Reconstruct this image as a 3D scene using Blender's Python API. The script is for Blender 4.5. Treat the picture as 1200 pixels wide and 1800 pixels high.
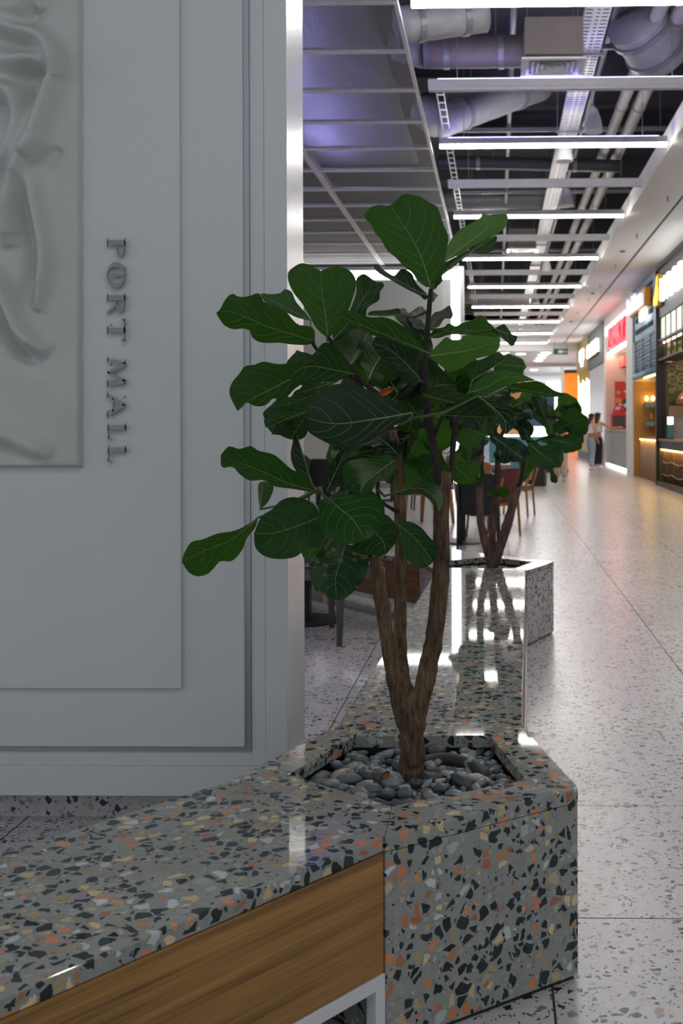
import bpy, bmesh, math, random
from mathutils import Vector, Matrix, noise

for o in list(bpy.data.objects):
    bpy.data.objects.remove(o)
SC = bpy.context.scene
COL = SC.collection
R = math.radians

# ------------------------------------------------------------------ camera
FPX, W, H = 2000.0, 1200.0, 1800.0
PX, PY = 828.0, 750.0                      # principal point (the photograph is a crop)
CAM_Z = 1.30
YAW, ROLL = R(1.26), R(-0.2)
cam = bpy.data.cameras.new('camera')
cam.sensor_fit = 'VERTICAL'; cam.sensor_height = 36.0; cam.sensor_width = 24.0
cam.lens = FPX / H * 36.0
cam.shift_x = (W / 2 - PX) / H
cam.shift_y = (PY - H / 2) / H
cam.clip_start = 0.05; cam.clip_end = 300
cam.dof.use_dof = True; cam.dof.focus_distance = 2.95; cam.dof.aperture_fstop = 7.5
camo = bpy.data.objects.new('camera', cam); COL.objects.link(camo)
CAM_M = Matrix.Translation((0, 0, CAM_Z)) @ Matrix.Rotation(YAW, 4, 'Z') @ Matrix.Rotation(R(90), 4, 'X') @ Matrix.Rotation(ROLL, 4, 'Z')
camo.matrix_world = CAM_M
SC.camera = camo
CAM_R = CAM_M.to_3x3(); CAM_P = Vector((0, 0, CAM_Z))

# ------------------------------------------------------------------ world, exposure
world = bpy.data.worlds.new('world'); SC.world = world; world.use_nodes = True
bg = world.node_tree.nodes['Background']
bg.inputs[0].default_value = (0.90, 0.95, 1.0, 1); bg.inputs[1].default_value = 0.20
SC.view_settings.view_transform = 'Standard'; SC.view_settings.look = 'None'
SC.view_settings.gamma = 1.0; SC.view_settings.use_curve_mapping = False
SC.view_settings.exposure = 1.45
SC.cycles.use_denoising = True
SC.cycles.max_bounces = 8
SC.cycles.sample_clamp_indirect = 6.0
LAMP, SIGN = 20.0, 1.4                      # strength of the ceiling lamps and of the shop signs

def ray(px, py):
    return (CAM_R @ Vector(((px - PX) / FPX, -(py - PY) / FPX, -1.0)))
def P(px, py, Y):                          # point at depth Y seen at that pixel
    d = ray(px, py); return CAM_P + d * (Y / d.y)
def G(px, py, z=0.0):                      # point on the level z
    d = ray(px, py); return CAM_P + d * ((z - CAM_Z) / d.z)

# ------------------------------------------------------------------ materials
def nd(nt, t, **kw):
    n = nt.nodes.new(t)
    for k, v in kw.items():
        if k.startswith('i_'):
            key = k[2:]; key = int(key) if key.isdigit() else key.replace('_', ' ')
            s = n.inputs[key]
            if isinstance(v, bpy.types.NodeSocket): nt.links.new(v, s)
            else: s.default_value = v
        else: setattr(n, k, v)
    return n
def new_mat(name):
    m = bpy.data.materials.new(name); m.use_nodes = True
    nt = m.node_tree; b = nt.nodes['Principled BSDF']
    return m, nt, b
def c4(c): return (c[0], c[1], c[2], 1.0)
def math_(nt, op, a, b=0.0, c=0.0):
    n = nt.nodes.new('ShaderNodeMath'); n.operation = op
    for i, v in enumerate((a, b, c)):
        if isinstance(v, bpy.types.NodeSocket): nt.links.new(v, n.inputs[i])
        else: n.inputs[i].default_value = v
    return n.outputs[0]
def mix_(nt, f, a, b):
    n = nt.nodes.new('ShaderNodeMix'); n.data_type = 'RGBA'
    for s, v in ((n.inputs[0], f), (n.inputs[6], a), (n.inputs[7], b)):
        if isinstance(v, bpy.types.NodeSocket): nt.links.new(v, s)
        else: s.default_value = v if isinstance(v, (int, float)) else c4(v)
    return n.outputs[2]
def ramp_(nt, f, stops, interp='LINEAR'):
    n = nt.nodes.new('ShaderNodeValToRGB'); e = n.color_ramp; e.interpolation = interp
    while len(e.elements) < len(stops): e.elements.new(0.5)
    for el, (p, c) in zip(e.elements, stops): el.position = p; el.color = c4(c)
    nt.links.new(f, n.inputs[0]); return n.outputs[0]
def plain(name, col, rough=0.5, metal=0.0, var=0.12, scale=8.0, bump=0.0, bscale=60.0, spec=0.5, coat=0.0):
    """paint / plastic / metal with a little mottling so nothing is a dead flat colour"""
    m, nt, b = new_mat(name)
    pos = nt.nodes.new('ShaderNodeNewGeometry').outputs['Position']
    n = nd(nt, 'ShaderNodeTexNoise', i_Vector=pos, i_Scale=scale, i_Detail=4.0)
    d = tuple(x * (1 - var) for x in col); l = tuple(min(1, x * (1 + var)) for x in col)
    nt.links.new(mix_(nt, n.outputs[0], d, l), b.inputs['Base Color'])
    b.inputs['Roughness'].default_value = rough; b.inputs['Metallic'].default_value = metal
    b.inputs['Specular IOR Level'].default_value = spec; b.inputs['Coat Weight'].default_value = coat
    if bump:
        n2 = nd(nt, 'ShaderNodeTexNoise', i_Vector=pos, i_Scale=bscale, i_Detail=5.0)
        bp = nd(nt, 'ShaderNodeBump', i_Strength=bump, i_Distance=0.01, i_Height=n2.outputs[0])
        nt.links.new(bp.outputs[0], b.inputs['Normal'])
    return m
def glow(name, col, strength):
    m, nt, b = new_mat(name)
    b.inputs['Base Color'].default_value = c4(col)
    b.inputs['Emission Color'].default_value = c4(col); b.inputs['Emission Strength'].default_value = strength
    return m
def terrazzo(name, base, stops1, stops2, s1, s2, e1, e2, rough, warp=0.018, tile_tone=False, spec=0.33):
    m, nt, b = new_mat(name)
    pos = nt.nodes.new('ShaderNodeNewGeometry').outputs['Position']
    wn = nd(nt, 'ShaderNodeTexNoise', i_Vector=pos, i_Scale=s1 * 0.9, i_Detail=2.0)
    off = nd(nt, 'ShaderNodeVectorMath', operation='MULTIPLY_ADD')
    nt.links.new(wn.outputs[1], off.inputs[0]); off.inputs[1].default_value = (warp,) * 3; nt.links.new(pos, off.inputs[2])
    co = off.outputs[0]
    mott = nd(nt, 'ShaderNodeTexNoise', i_Vector=pos, i_Scale=s1 * 0.7, i_Detail=4.0)
    col = mix_(nt, mott.outputs[0], tuple(x * 0.80 for x in base), tuple(min(1, x * 1.2) for x in base))
    for s, stops, e in ((s2, stops2, e2), (s1, stops1, e1)):
        v = nd(nt, 'ShaderNodeTexVoronoi', i_Vector=co, i_Scale=s)
        ed = nd(nt, 'ShaderNodeTexVoronoi', feature='DISTANCE_TO_EDGE', i_Vector=co, i_Scale=s)
        sep = nd(nt, 'ShaderNodeSeparateColor', i_Color=v.outputs['Color'])
        thr = math_(nt, 'MULTIPLY_ADD', sep.outputs[1], e[1], e[0])
        mask = math_(nt, 'GREATER_THAN', ed.outputs['Distance'], thr)
        here = math_(nt, 'LESS_THAN', sep.outputs[0], stops[-1][0])
        mask = math_(nt, 'MULTIPLY', mask, here)
        chip = ramp_(nt, sep.outputs[0], stops, 'CONSTANT')
        tone = math_(nt, 'MULTIPLY_ADD', sep.outputs[2], 0.7, 0.65)
        ch = nd(nt, 'ShaderNodeVectorMath', operation='SCALE'); nt.links.new(chip, ch.inputs[0]); nt.links.new(tone, ch.inputs['Scale'])
        col = mix_(nt, mask, col, ch.outputs[0])
    if tile_tone:
        oi = nt.nodes.new('ShaderNodeObjectInfo')
        t = math_(nt, 'MULTIPLY_ADD', oi.outputs['Random'], 0.07, 0.965)
        ch = nd(nt, 'ShaderNodeVectorMath', operation='SCALE'); nt.links.new(col, ch.inputs[0]); nt.links.new(t, ch.inputs['Scale'])
        col = ch.outputs[0]
    nt.links.new(col, b.inputs['Base Color'])
    b.inputs['Roughness'].default_value = rough; b.inputs['Specular IOR Level'].default_value = spec
    return m
def wood(name, dark, light, rough=0.45, scale=(1.2, 22.0, 22.0), fine=(3.0, 160.0, 160.0)):
    m, nt, b = new_mat(name)
    co = nt.nodes.new('ShaderNodeTexCoord').outputs['Object']
    mp = nd(nt, 'ShaderNodeMapping', i_Vector=co, i_Scale=scale)
    n = nd(nt, 'ShaderNodeTexNoise', i_Vector=mp.outputs[0], i_Scale=1.0, i_Detail=5.0, i_Distortion=0.6)
    mp2 = nd(nt, 'ShaderNodeMapping', i_Vector=co, i_Scale=fine)
    n2 = nd(nt, 'ShaderNodeTexNoise', i_Vector=mp2.outputs[0], i_Scale=1.0, i_Detail=3.0)
    f = math_(nt, 'ADD', math_(nt, 'MULTIPLY', n.outputs[0], 0.65), math_(nt, 'MULTIPLY', n2.outputs[0], 0.40))
    nt.links.new(ramp_(nt, f, [(0.36, dark), (0.52, tuple((a + c) / 2 for a, c in zip(dark, light))), (0.70, light)]), b.inputs['Base Color'])
    b.inputs['Roughness'].default_value = rough
    bp = nd(nt, 'ShaderNodeBump', i_Strength=0.12, i_Distance=0.003, i_Height=n2.outputs[0])
    nt.links.new(bp.outputs[0], b.inputs['Normal'])
    return m
def leaf_mat(name, top, under, rough=0.34, trans=0.35, spots=False):
    m, nt, b = new_mat(name)
    g = nt.nodes.new('ShaderNodeNewGeometry')
    n = nd(nt, 'ShaderNodeTexNoise', i_Vector=g.outputs['Position'], i_Scale=14.0, i_Detail=4.0)
    t = mix_(nt, n.outputs[0], tuple(x * 0.72 for x in top), tuple(x * 1.28 for x in top))
    u = mix_(nt, n.outputs[0], tuple(x * 0.80 for x in under), tuple(x * 1.2 for x in under))
    col = mix_(nt, g.outputs['Backfacing'], t, u)
    if spots:
        n3 = nd(nt, 'ShaderNodeTexNoise', i_Vector=g.outputs['Position'], i_Scale=26.0, i_Detail=5.0)
        col = mix_(nt, math_(nt, 'GREATER_THAN', n3.outputs[0], 0.575), col, (0.16, 0.11, 0.07))
    nt.links.new(col, b.inputs['Base Color']); b.inputs['Specular IOR Level'].default_value = 0.30
    nt.links.new(math_(nt, 'MULTIPLY_ADD', g.outputs['Backfacing'], 0.22, rough), b.inputs['Roughness'])
    tr = nd(nt, 'ShaderNodeBsdfTranslucent')
    nt.links.new(mix_(nt, 0.5, col, (0.10, 0.30, 0.02)), tr.inputs[0])
    mx = nd(nt, 'ShaderNodeMixShader', i_0=trans)
    nt.links.new(b.outputs[0], mx.inputs[1]); nt.links.new(tr.outputs[0], mx.inputs[2])
    nt.links.new(mx.outputs[0], nt.nodes['Material Output'].inputs[0])
    bp = nd(nt, 'ShaderNodeBump', i_Strength=0.25, i_Distance=0.004,
            i_Height=nd(nt, 'ShaderNodeTexNoise', i_Vector=g.outputs['Position'], i_Scale=45.0, i_Detail=2.0).outputs[0])
    nt.links.new(bp.outputs[0], b.inputs['Normal'])
    return m
def bark_mat(name, dark, light, scale=1.0):
    m, nt, b = new_mat(name)
    pos = nt.nodes.new('ShaderNodeNewGeometry').outputs['Position']
    mp = nd(nt, 'ShaderNodeMapping', i_Vector=pos, i_Scale=(90 * scale, 90 * scale, 16 * scale))
    n = nd(nt, 'ShaderNodeTexNoise', i_Vector=mp.outputs[0], i_Scale=1.0, i_Detail=6.0, i_Roughness=0.65)
    nb = nd(nt, 'ShaderNodeTexNoise', i_Vector=pos, i_Scale=11.0, i_Detail=3.0)
    f = math_(nt, 'ADD', math_(nt, 'MULTIPLY', n.outputs[0], 0.7), math_(nt, 'MULTIPLY', nb.outputs[0], 0.35))
    nt.links.new(ramp_(nt, f, [(0.38, dark), (0.56, tuple((a + c) / 2 for a, c in zip(dark, light))), (0.70, light)]), b.inputs['Base Color'])
    b.inputs['Roughness'].default_value = 0.85
    bp = nd(nt, 'ShaderNodeBump', i_Strength=1.0, i_Distance=0.014, i_Height=n.outputs[0])
    nt.links.new(bp.outputs[0], b.inputs['Normal'])
    return m
def mesh_panel_mat(name):
    """expanded-metal sheet: fine diagonal holes"""
    m, nt, b = new_mat(name)
    pos = nt.nodes.new('ShaderNodeNewGeometry').outputs['Position']
    s = nd(nt, 'ShaderNodeSeparateXYZ', i_0=pos)
    a = math_(nt, 'SINE', math_(nt, 'MULTIPLY', math_(nt, 'ADD', s.outputs[0], s.outputs[1]), 150.0))
    c = math_(nt, 'SINE', math_(nt, 'MULTIPLY', math_(nt, 'SUBTRACT', s.outputs[0], s.outputs[1]), 150.0))
    hole = math_(nt, 'GREATER_THAN', math_(nt, 'MULTIPLY', a, c), 0.12)
    b.inputs['Base Color'].default_value = (0.24, 0.24, 0.26, 1); b.inputs['Roughness'].default_value = 0.5
    tr = nd(nt, 'ShaderNodeBsdfTransparent')
    mx = nd(nt, 'ShaderNodeMixShader'); nt.links.new(hole, mx.inputs[0])
    nt.links.new(b.outputs[0], mx.inputs[1]); nt.links.new(tr.outputs[0], mx.inputs[2])
    nt.links.new(mx.outputs[0], nt.nodes['Material Output'].inputs[0])
    return m

DARK, ORG, CRM, GRY = (0.018, 0.028, 0.032), (0.50, 0.20, 0.095), (0.50, 0.39, 0.22), (0.42, 0.44, 0.45)
M = {}
M['terrazzo'] = terrazzo('terrazzo', (0.26, 0.275, 0.258),
    [(0.0, DARK), (0.40, CRM), (0.58, ORG), (0.70, GRY), (0.80, (0, 0, 0))],
    [(0.0, (0.26, 0.28, 0.275)), (0.30, (0.34, 0.29, 0.2)), (0.42, DARK), (0.56, (0.36, 0.19, 0.11)), (0.62, (0, 0, 0))],
    39.0, 82.0, (0.055, 0.19), (0.08, 0.20), 0.035)
M['terrazzo_lit'] = terrazzo('lit_terrazzo', (0.52, 0.48, 0.48),  # paler blend: the brighter aisle light on the far planter put into its colour
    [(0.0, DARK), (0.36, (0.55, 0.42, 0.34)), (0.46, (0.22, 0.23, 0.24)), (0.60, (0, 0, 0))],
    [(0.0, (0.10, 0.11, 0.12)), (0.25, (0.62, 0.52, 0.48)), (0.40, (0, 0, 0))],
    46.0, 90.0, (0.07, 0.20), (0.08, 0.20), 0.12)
M['floor'] = terrazzo('floor_terrazzo', (0.56, 0.55, 0.56),
    [(0.0, (0.035, 0.04, 0.05)), (0.20, (0.40, 0.27, 0.18)), (0.255, (0.22, 0.24, 0.27)), (0.33, (0, 0, 0))],
    [(0.0, (0.09, 0.09, 0.10)), (0.22, (0.40, 0.34, 0.29)), (0.30, (0, 0, 0))],
    42.0, 95.0, (0.09, 0.20), (0.10, 0.20), 0.26, 0.016, True, 0.5)
M['oak'] = wood('oak_veneer', (0.10, 0.045, 0.010), (0.42, 0.215, 0.055))
M['oak_far'] = wood('reddish_veneer', (0.10, 0.045, 0.022), (0.26, 0.125, 0.06))
M['white_metal'] = plain('white_powder_coat', (0.62, 0.63, 0.64), 0.4)
M['white_wall'] = plain('white_wall_paint', (0.60, 0.625, 0.64), 0.55, bump=0.10, bscale=350.0, var=0.03, scale=3.0)
M['white_gloss'] = plain('white_lacquered_profile', (0.80, 0.80, 0.83), 0.25, var=0.02)
M['plaster'] = plain('sculpted_plaster', (0.53, 0.535, 0.525), 0.8, bump=0.35, bscale=120.0, var=0.07, scale=5.0)
M['alu'] = plain('grey_aluminium', (0.36, 0.39, 0.42), 0.35, 0.7, var=0.05)
M['chrome'] = plain('polished_steel', (0.22, 0.22, 0.23), 0.10, 1.0, var=0.03)
M['black'] = plain('black_powder_coat', (0.012, 0.012, 0.014), 0.45)
M['joint'] = plain('dark_joint', (0.035, 0.035, 0.035), 0.9)
M['soil'] = plain('dark_soil', (0.03, 0.027, 0.025), 0.95, bump=0.5)
M['bark'] = bark_mat('brown_bark', (0.010, 0.006, 0.003), (0.27, 0.17, 0.085))
M['bark_far'] = bark_mat('reddish_bark', (0.05, 0.026, 0.022), (0.22, 0.13, 0.105), 0.6)
M['bark_dark'] = bark_mat('dark_young_bark', (0.010, 0.008, 0.007), (0.045, 0.033, 0.026))
M['leaf_a'] = leaf_mat('fig_leaf', (0.006, 0.034, 0.009), (0.011, 0.044, 0.005))
M['leaf_b'] = leaf_mat('fig_leaf_young', (0.010, 0.054, 0.010), (0.020, 0.072, 0.006), 0.38, 0.4)
M['leaf_c'] = leaf_mat('fig_leaf_old', (0.004, 0.013, 0.010), (0.008, 0.027, 0.007), 0.30, 0.2)
M['leaf_d'] = leaf_mat('fig_leaf_blotched', (0.013, 0.040, 0.018), (0.03, 0.08, 0.02), 0.34, 0.2, True)
M['leaf_e'] = leaf_mat('fig_leaf_bright', (0.028, 0.115, 0.018), (0.060, 0.170, 0.014), 0.36, 0.5)
M['vein'] = plain('pale_leaf_vein', (0.12, 0.20, 0.06), 0.5)
M['petiole'] = plain('green_petiole', (0.07, 0.10, 0.03), 0.5)
# ------------------------------------------------------------------ mesh helpers
class MB:
    def __init__(s): s.v = []; s.f = []; s.m = []
    def add(s, verts, faces, mi=0):
        b = len(s.v); s.v += [tuple(p) for p in verts]
        for f in faces: s.f.append(tuple(b + i for i in f)); s.m.append(mi)
        return s
    def box(s, x0, x1, y0, y1, z0, z1, mi=0):
        return s.add([(x0, y0, z0), (x1, y0, z0), (x1, y1, z0), (x0, y1, z0), (x0, y0, z1), (x1, y0, z1), (x1, y1, z1), (x0, y1, z1)],
                     [(3, 2, 1, 0), (4, 5, 6, 7), (0, 1, 5, 4), (1, 2, 6, 5), (2, 3, 7, 6), (3, 0, 4, 7)], mi)
    def prism(s, poly, z0, z1, mi=0):
        n = len(poly); a = [(p[0], p[1], z0) for p in poly] + [(p[0], p[1], z1) for p in poly]
        return s.add(a, [tuple(range(n - 1, -1, -1)), tuple(range(n, 2 * n))] + [(i, (i + 1) % n, n + (i + 1) % n, n + i) for i in range(n)], mi)
    def solid(s, poly3, off, mi=0):         # polygon in space pushed by the vector off
        n = len(poly3); off = Vector(off)
        a = [Vector(p) for p in poly3]; a = a + [p + off for p in a]
        return s.add(a, [tuple(range(n - 1, -1, -1)), tuple(range(n, 2 * n))] + [(i, (i + 1) % n, n + (i + 1) % n, n + i) for i in range(n)], mi)
    def tube(s, pts, rad, n=8, mi=0, wob=0.0, seed=0, caps=True):
        pts = [Vector(p) for p in pts]; k = len(pts)
        if not hasattr(rad, '__len__'): rad = [rad] * k
        b = len(s.v); up = None
        for i, p in enumerate(pts):
            t = (pts[min(i + 1, k - 1)] - pts[max(i - 1, 0)])
            t = t.normalized() if t.length > 1e-9 else Vector((0, 0, 1))
            if up is None: up = t.orthogonal().normalized()
            up = (up - t * up.dot(t)); up = up.normalized() if up.length > 1e-6 else t.orthogonal().normalized()
            w = t.cross(up)
            for j in range(n):
                a = 2 * math.pi * j / n; d = up * math.cos(a) + w * math.sin(a)
                r = rad[i]
                if wob: r *= 1 + wob * noise.noise((p + d * rad[i]) * 40 + Vector((seed, 0, 0)))
                s.v.append(tuple(p + d * r))
        for i in range(k - 1):
            for j in range(n):
                s.f.append((b + i * n + j, b + i * n + (j + 1) % n, b + (i + 1) * n + (j + 1) % n, b + (i + 1) * n + j)); s.m.append(mi)
        if caps:
            s.f.append(tuple(b + j for j in range(n - 1, -1, -1))); s.m.append(mi)
            s.f.append(tuple(b + (k - 1) * n + j for j in range(n))); s.m.append(mi)
        return s
    def lathe(s, prof, c, n=20, mi=0):      # prof: (r, z) from bottom to top about the vertical through c
        return s.tube([(c[0], c[1], c[2] + z + 1e-5 * i) for i, (r, z) in enumerate(prof)], [max(r, 1e-4) for r, z in prof], n, mi) if False else s._lathe(prof, c, n, mi)
    def _lathe(s, prof, c, n, mi):
        b = len(s.v); k = len(prof)
        for r, z in prof:
            for j in range(n):
                a = 2 * math.pi * j / n; s.v.append((c[0] + r * math.cos(a), c[1] + r * math.sin(a), c[2] + z))
        for i in range(k - 1):
            for j in range(n):
                s.f.append((b + i * n + j, b + i * n + (j + 1) % n, b + (i + 1) * n + (j + 1) % n, b + (i + 1) * n + j)); s.m.append(mi)
        s.f.append(tuple(b + j for j in range(n - 1, -1, -1))); s.m.append(mi)
        s.f.append(tuple(b + (k - 1) * n + j for j in range(n))); s.m.append(mi)
        return s
    def grid(s, fn, nu, nv, mi=0):
        b = len(s.v)
        for i in range(nu + 1):
            for j in range(nv + 1): s.v.append(tuple(fn(i / nu, j / nv)))
        for i in range(nu):
            for j in range(nv):
                a = b + i * (nv + 1) + j
                s.f.append((a, a + 1, a + nv + 2, a + nv + 1)); s.m.append(mi)
        return s
    def mesh(s, name, mats, smooth=False):
        me = bpy.data.meshes.new(name); me.from_pydata(s.v, [], s.f)
        for m in (mats if isinstance(mats, (list, tuple)) else [mats]):
            me.materials.append(M[m] if isinstance(m, str) else m)
        me.polygons.foreach_set('material_index', s.m)
        if smooth: me.polygons.foreach_set('use_smooth', [True] * len(me.polygons))
        me.update(); return me
    def build(s, name, mats, parent=None, smooth=False, bevel=0.0, local=False):
        return link(name, s.mesh(name, mats, smooth), parent, bevel, local)
def link(name, me, parent=None, bevel=0.0, local=False):
    o = bpy.data.objects.new(name, me); COL.objects.link(o)
    if parent is not None:
        o.parent = parent
        if not local: o.matrix_parent_inverse = world_m(parent).inverted()
    if bevel:
        b = o.modifiers.new('bevel', 'BEVEL'); b.width = bevel; b.segments = 2; b.limit_method = 'ANGLE'
    return o
def world_m(o):
    m = Matrix.LocRotScale(o.location, o.rotation_euler, o.scale)
    if o.parent: m = world_m(o.parent) @ o.matrix_parent_inverse @ m
    return m
def tag(o, label=None, cat=None, group=None, kind=None):
    if label: o['label'] = label
    if cat: o['category'] = cat
    if group: o['group'] = group
    if kind: o['kind'] = kind
    return o
def thing(name, label, cat, loc=(0, 0, 0), rz=0.0, group=None):
    o = bpy.data.objects.new(name, None); COL.objects.link(o)
    o.empty_display_size = 0.1
    o.location = loc; o.rotation_euler = (0, 0, rz); return tag(o, label, cat, group)
def setting(name, label=None, loc=(0, 0, 0)):
    o = bpy.data.objects.new(name, None); COL.objects.link(o); o.location = loc
    return tag(o, label, None, None, 'structure')
def copy_tree(o, parent=None):
    c = o.copy(); COL.objects.link(c); c.parent = parent
    for ch in o.children:
        copy_tree(ch, c)
    return c
def smooth_path(pts, rads, per=5):
    """Catmull-Rom through the points"""
    out, ro = [], []
    n = len(pts)
    for i in range(n - 1):
        p0, p1, p2, p3 = (pts[max(i - 1, 0)], pts[i], pts[i + 1], pts[min(i + 2, n - 1)])
        for k in range(per):
            t = k / per
            out.append(0.5 * ((2 * p1) + (p2 - p0) * t + (2 * p0 - 5 * p1 + 4 * p2 - p3) * t * t + (3 * p1 - p0 - 3 * p2 + p3) * t ** 3))
            ro.append(rads[i] * (1 - t) + rads[i + 1] * t)
    out.append(pts[-1]); ro.append(rads[-1]); return out, ro
def text_mesh(txt, size, depth, mat, name, parent, origin, xdir, ydir, width=None, bold=0.0):
    """raised lettering; xdir = reading direction, ydir = up"""
    cu = bpy.data.curves.new(name, 'FONT'); cu.body = txt; cu.size = size; cu.extrude = depth / 2; cu.offset = bold
    tmp = bpy.data.objects.new('tmp', cu); COL.objects.link(tmp)
    dg = bpy.context.evaluated_depsgraph_get()
    me = bpy.data.meshes.new_from_object(tmp.evaluated_get(dg)); bpy.data.objects.remove(tmp)
    xs = [v.co.x for v in me.vertices]; x0, x1 = min(xs), max(xs)
    k = (width / (x1 - x0)) if width else 1.0
    xd, yd = Vector(xdir), Vector(ydir); zd = xd.cross(yd)
    for v in me.vertices:
        v.co = Vector(origin) + xd * ((v.co.x - x0) * k) + yd * v.co.y + zd * v.co.z
    me.materials.clear(); me.materials.append(mat)
    return link(name, me, parent)
ORD = ['first', 'second', 'third', 'fourth', 'fifth', 'sixth', 'seventh', 'eighth', 'ninth', 'tenth', 'eleventh', 'twelfth',
       'thirteenth', 'fourteenth', 'fifteenth', 'sixteenth', 'seventeenth', 'eighteenth', 'nineteenth', 'twentieth']
# ------------------------------------------------------------------ floor
random.seed(3)
TX, TY = 0.847, 0.895
floor = MB().box(-7.5, 6.5, -0.5, 92, -0.12, -0.0014).build('floor', 'joint'); tag(floor, 'pale terrazzo tile floor running the length of the mall', None, None, 'structure')
tm = MB().box(-TX / 2 + 0.003, TX / 2 - 0.003, -TY / 2 + 0.003, TY / 2 - 0.003, -0.0014, 0.0).mesh('tile', 'floor')
NX0, NX1, NY = -5, 5, 24
for j in range(-2, NY):
    for i in range(NX0, NX1):
        o = link('tile', tm, floor, local=True); o.location = (0.125 + (i + 0.5) * TX, 3.014 + (j + 0.5) * TY, 0)
xa, xb, yb = 0.125 + NX0 * TX, 0.125 + NX1 * TX, 3.014 + NY * TY
ff = MB().box(-7.5, xa, -0.5, yb, -0.0014, 0).box(xb, 6.5, -0.5, yb, -0.0014, 0).box(-7.5, 6.5, yb, 92, -0.0014, 0).build('tile_field', 'floor', floor)
ff['kind'] = 'stuff'

# ------------------------------------------------------------------ ceiling
M['slab'] = plain('dark_concrete_slab', (0.055, 0.056, 0.06), 0.9, bump=0.3, bscale=9.0, var=0.4, scale=1.2)
M['grid_white'] = plain('white_panel_frame', (0.82, 0.82, 0.83), 0.4)
M['mesh'] = mesh_panel_mat('expanded_mesh')
M['soffit'] = plain('white_soffit_board', (0.84, 0.83, 0.82), 0.5, var=0.03)
M['galv'] = plain('galvanised_sheet', (0.25, 0.25, 0.26), 0.45, 0.35, var=0.15, scale=3.0)
M['insul'] = plain('foil_wrapped_insulation', (0.34, 0.335, 0.34), 0.6, 0.1, bump=0.6, bscale=14.0, var=0.2)
M['dust'] = plain('brownish_duct_sheet', (0.20, 0.17, 0.155), 0.6, 0.1, var=0.15)
M['darkgrey'] = plain('dark_grey_paint', (0.05, 0.052, 0.056), 0.6)
M['pipe'] = plain('pale_pipe_lagging', (0.42, 0.39, 0.37), 0.6, var=0.1)
ceiling = MB().box(-7.5, 6.5, -0.5, 49.2, 6.2, 6.4).build('ceiling', 'slab'); tag(ceiling, 'dark concrete slab above the open mall ceiling', None, None, 'structure')
for k in range(14):                                        # downstand beams of the slab
    y = 8.6 + 3.1 * k
    MB().box(-7.4, 4.4, y, y + 0.3, 5.85, 6.2).build('beam', 'slab', ceiling)
# mesh panels
CZ = CAM_Z + 3.42
def panel_mesh(w):
    f = MB(); d, h, t = 1.2 - 0.02, 0.035, 0.035
    for a in ((-w / 2, w / 2, 0, t), (-w / 2, w / 2, d - t, d), (-w / 2, -w / 2 + t, t, d - t), (w / 2 - t, w / 2, t, d - t)):
        f.box(a[0], a[1], a[2], a[3], 0, h)
    return f.mesh('ceiling_panel', 'grid_white'), MB().box(-w / 2 + t, w / 2 - t, t, d - t, 0.012, 0.016).mesh('mesh_sheet', 'mesh')
PW = 1.62
fr, sh = panel_mesh(PW - 0.015)
P0Y = FPX * 3.42 / (750 - 90)                              # far edge of the first whole panel in view
for c in range(3):
    for k in range(-2, 13):
        o = link('ceiling_panel', fr, ceiling, local=True)
        o.location = (-0.775 - PW * (c + 0.5), P0Y + 1.204 * (k - 1) + 0.01, CZ)
        q = link('mesh_sheet', sh, o, local=True)
# the soffit over the shop fronts
sof = setting('ceiling_soffit', 'white plasterboard soffit above the shop fronts')
SZ = CAM_Z + 3.50
MB().box(2.19, 2.83, 2.0, 48.5, SZ, SZ + 0.02).build('soffit_board', 'soffit', sof)
MB().box(2.88, 5.4, 2.0, 48.5, SZ, SZ + 0.02).build('soffit_board', 'soffit', sof)
MB().box(2.19, 2.21, 2.0, 48.5, SZ + 0.02, SZ + 0.30).build('soffit_fascia', 'soffit', sof)
MB().box(2.80, 2.92, 2.0, 48.5, SZ + 0.022, SZ + 0.10).build('slot_channel', 'black', sof)
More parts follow.
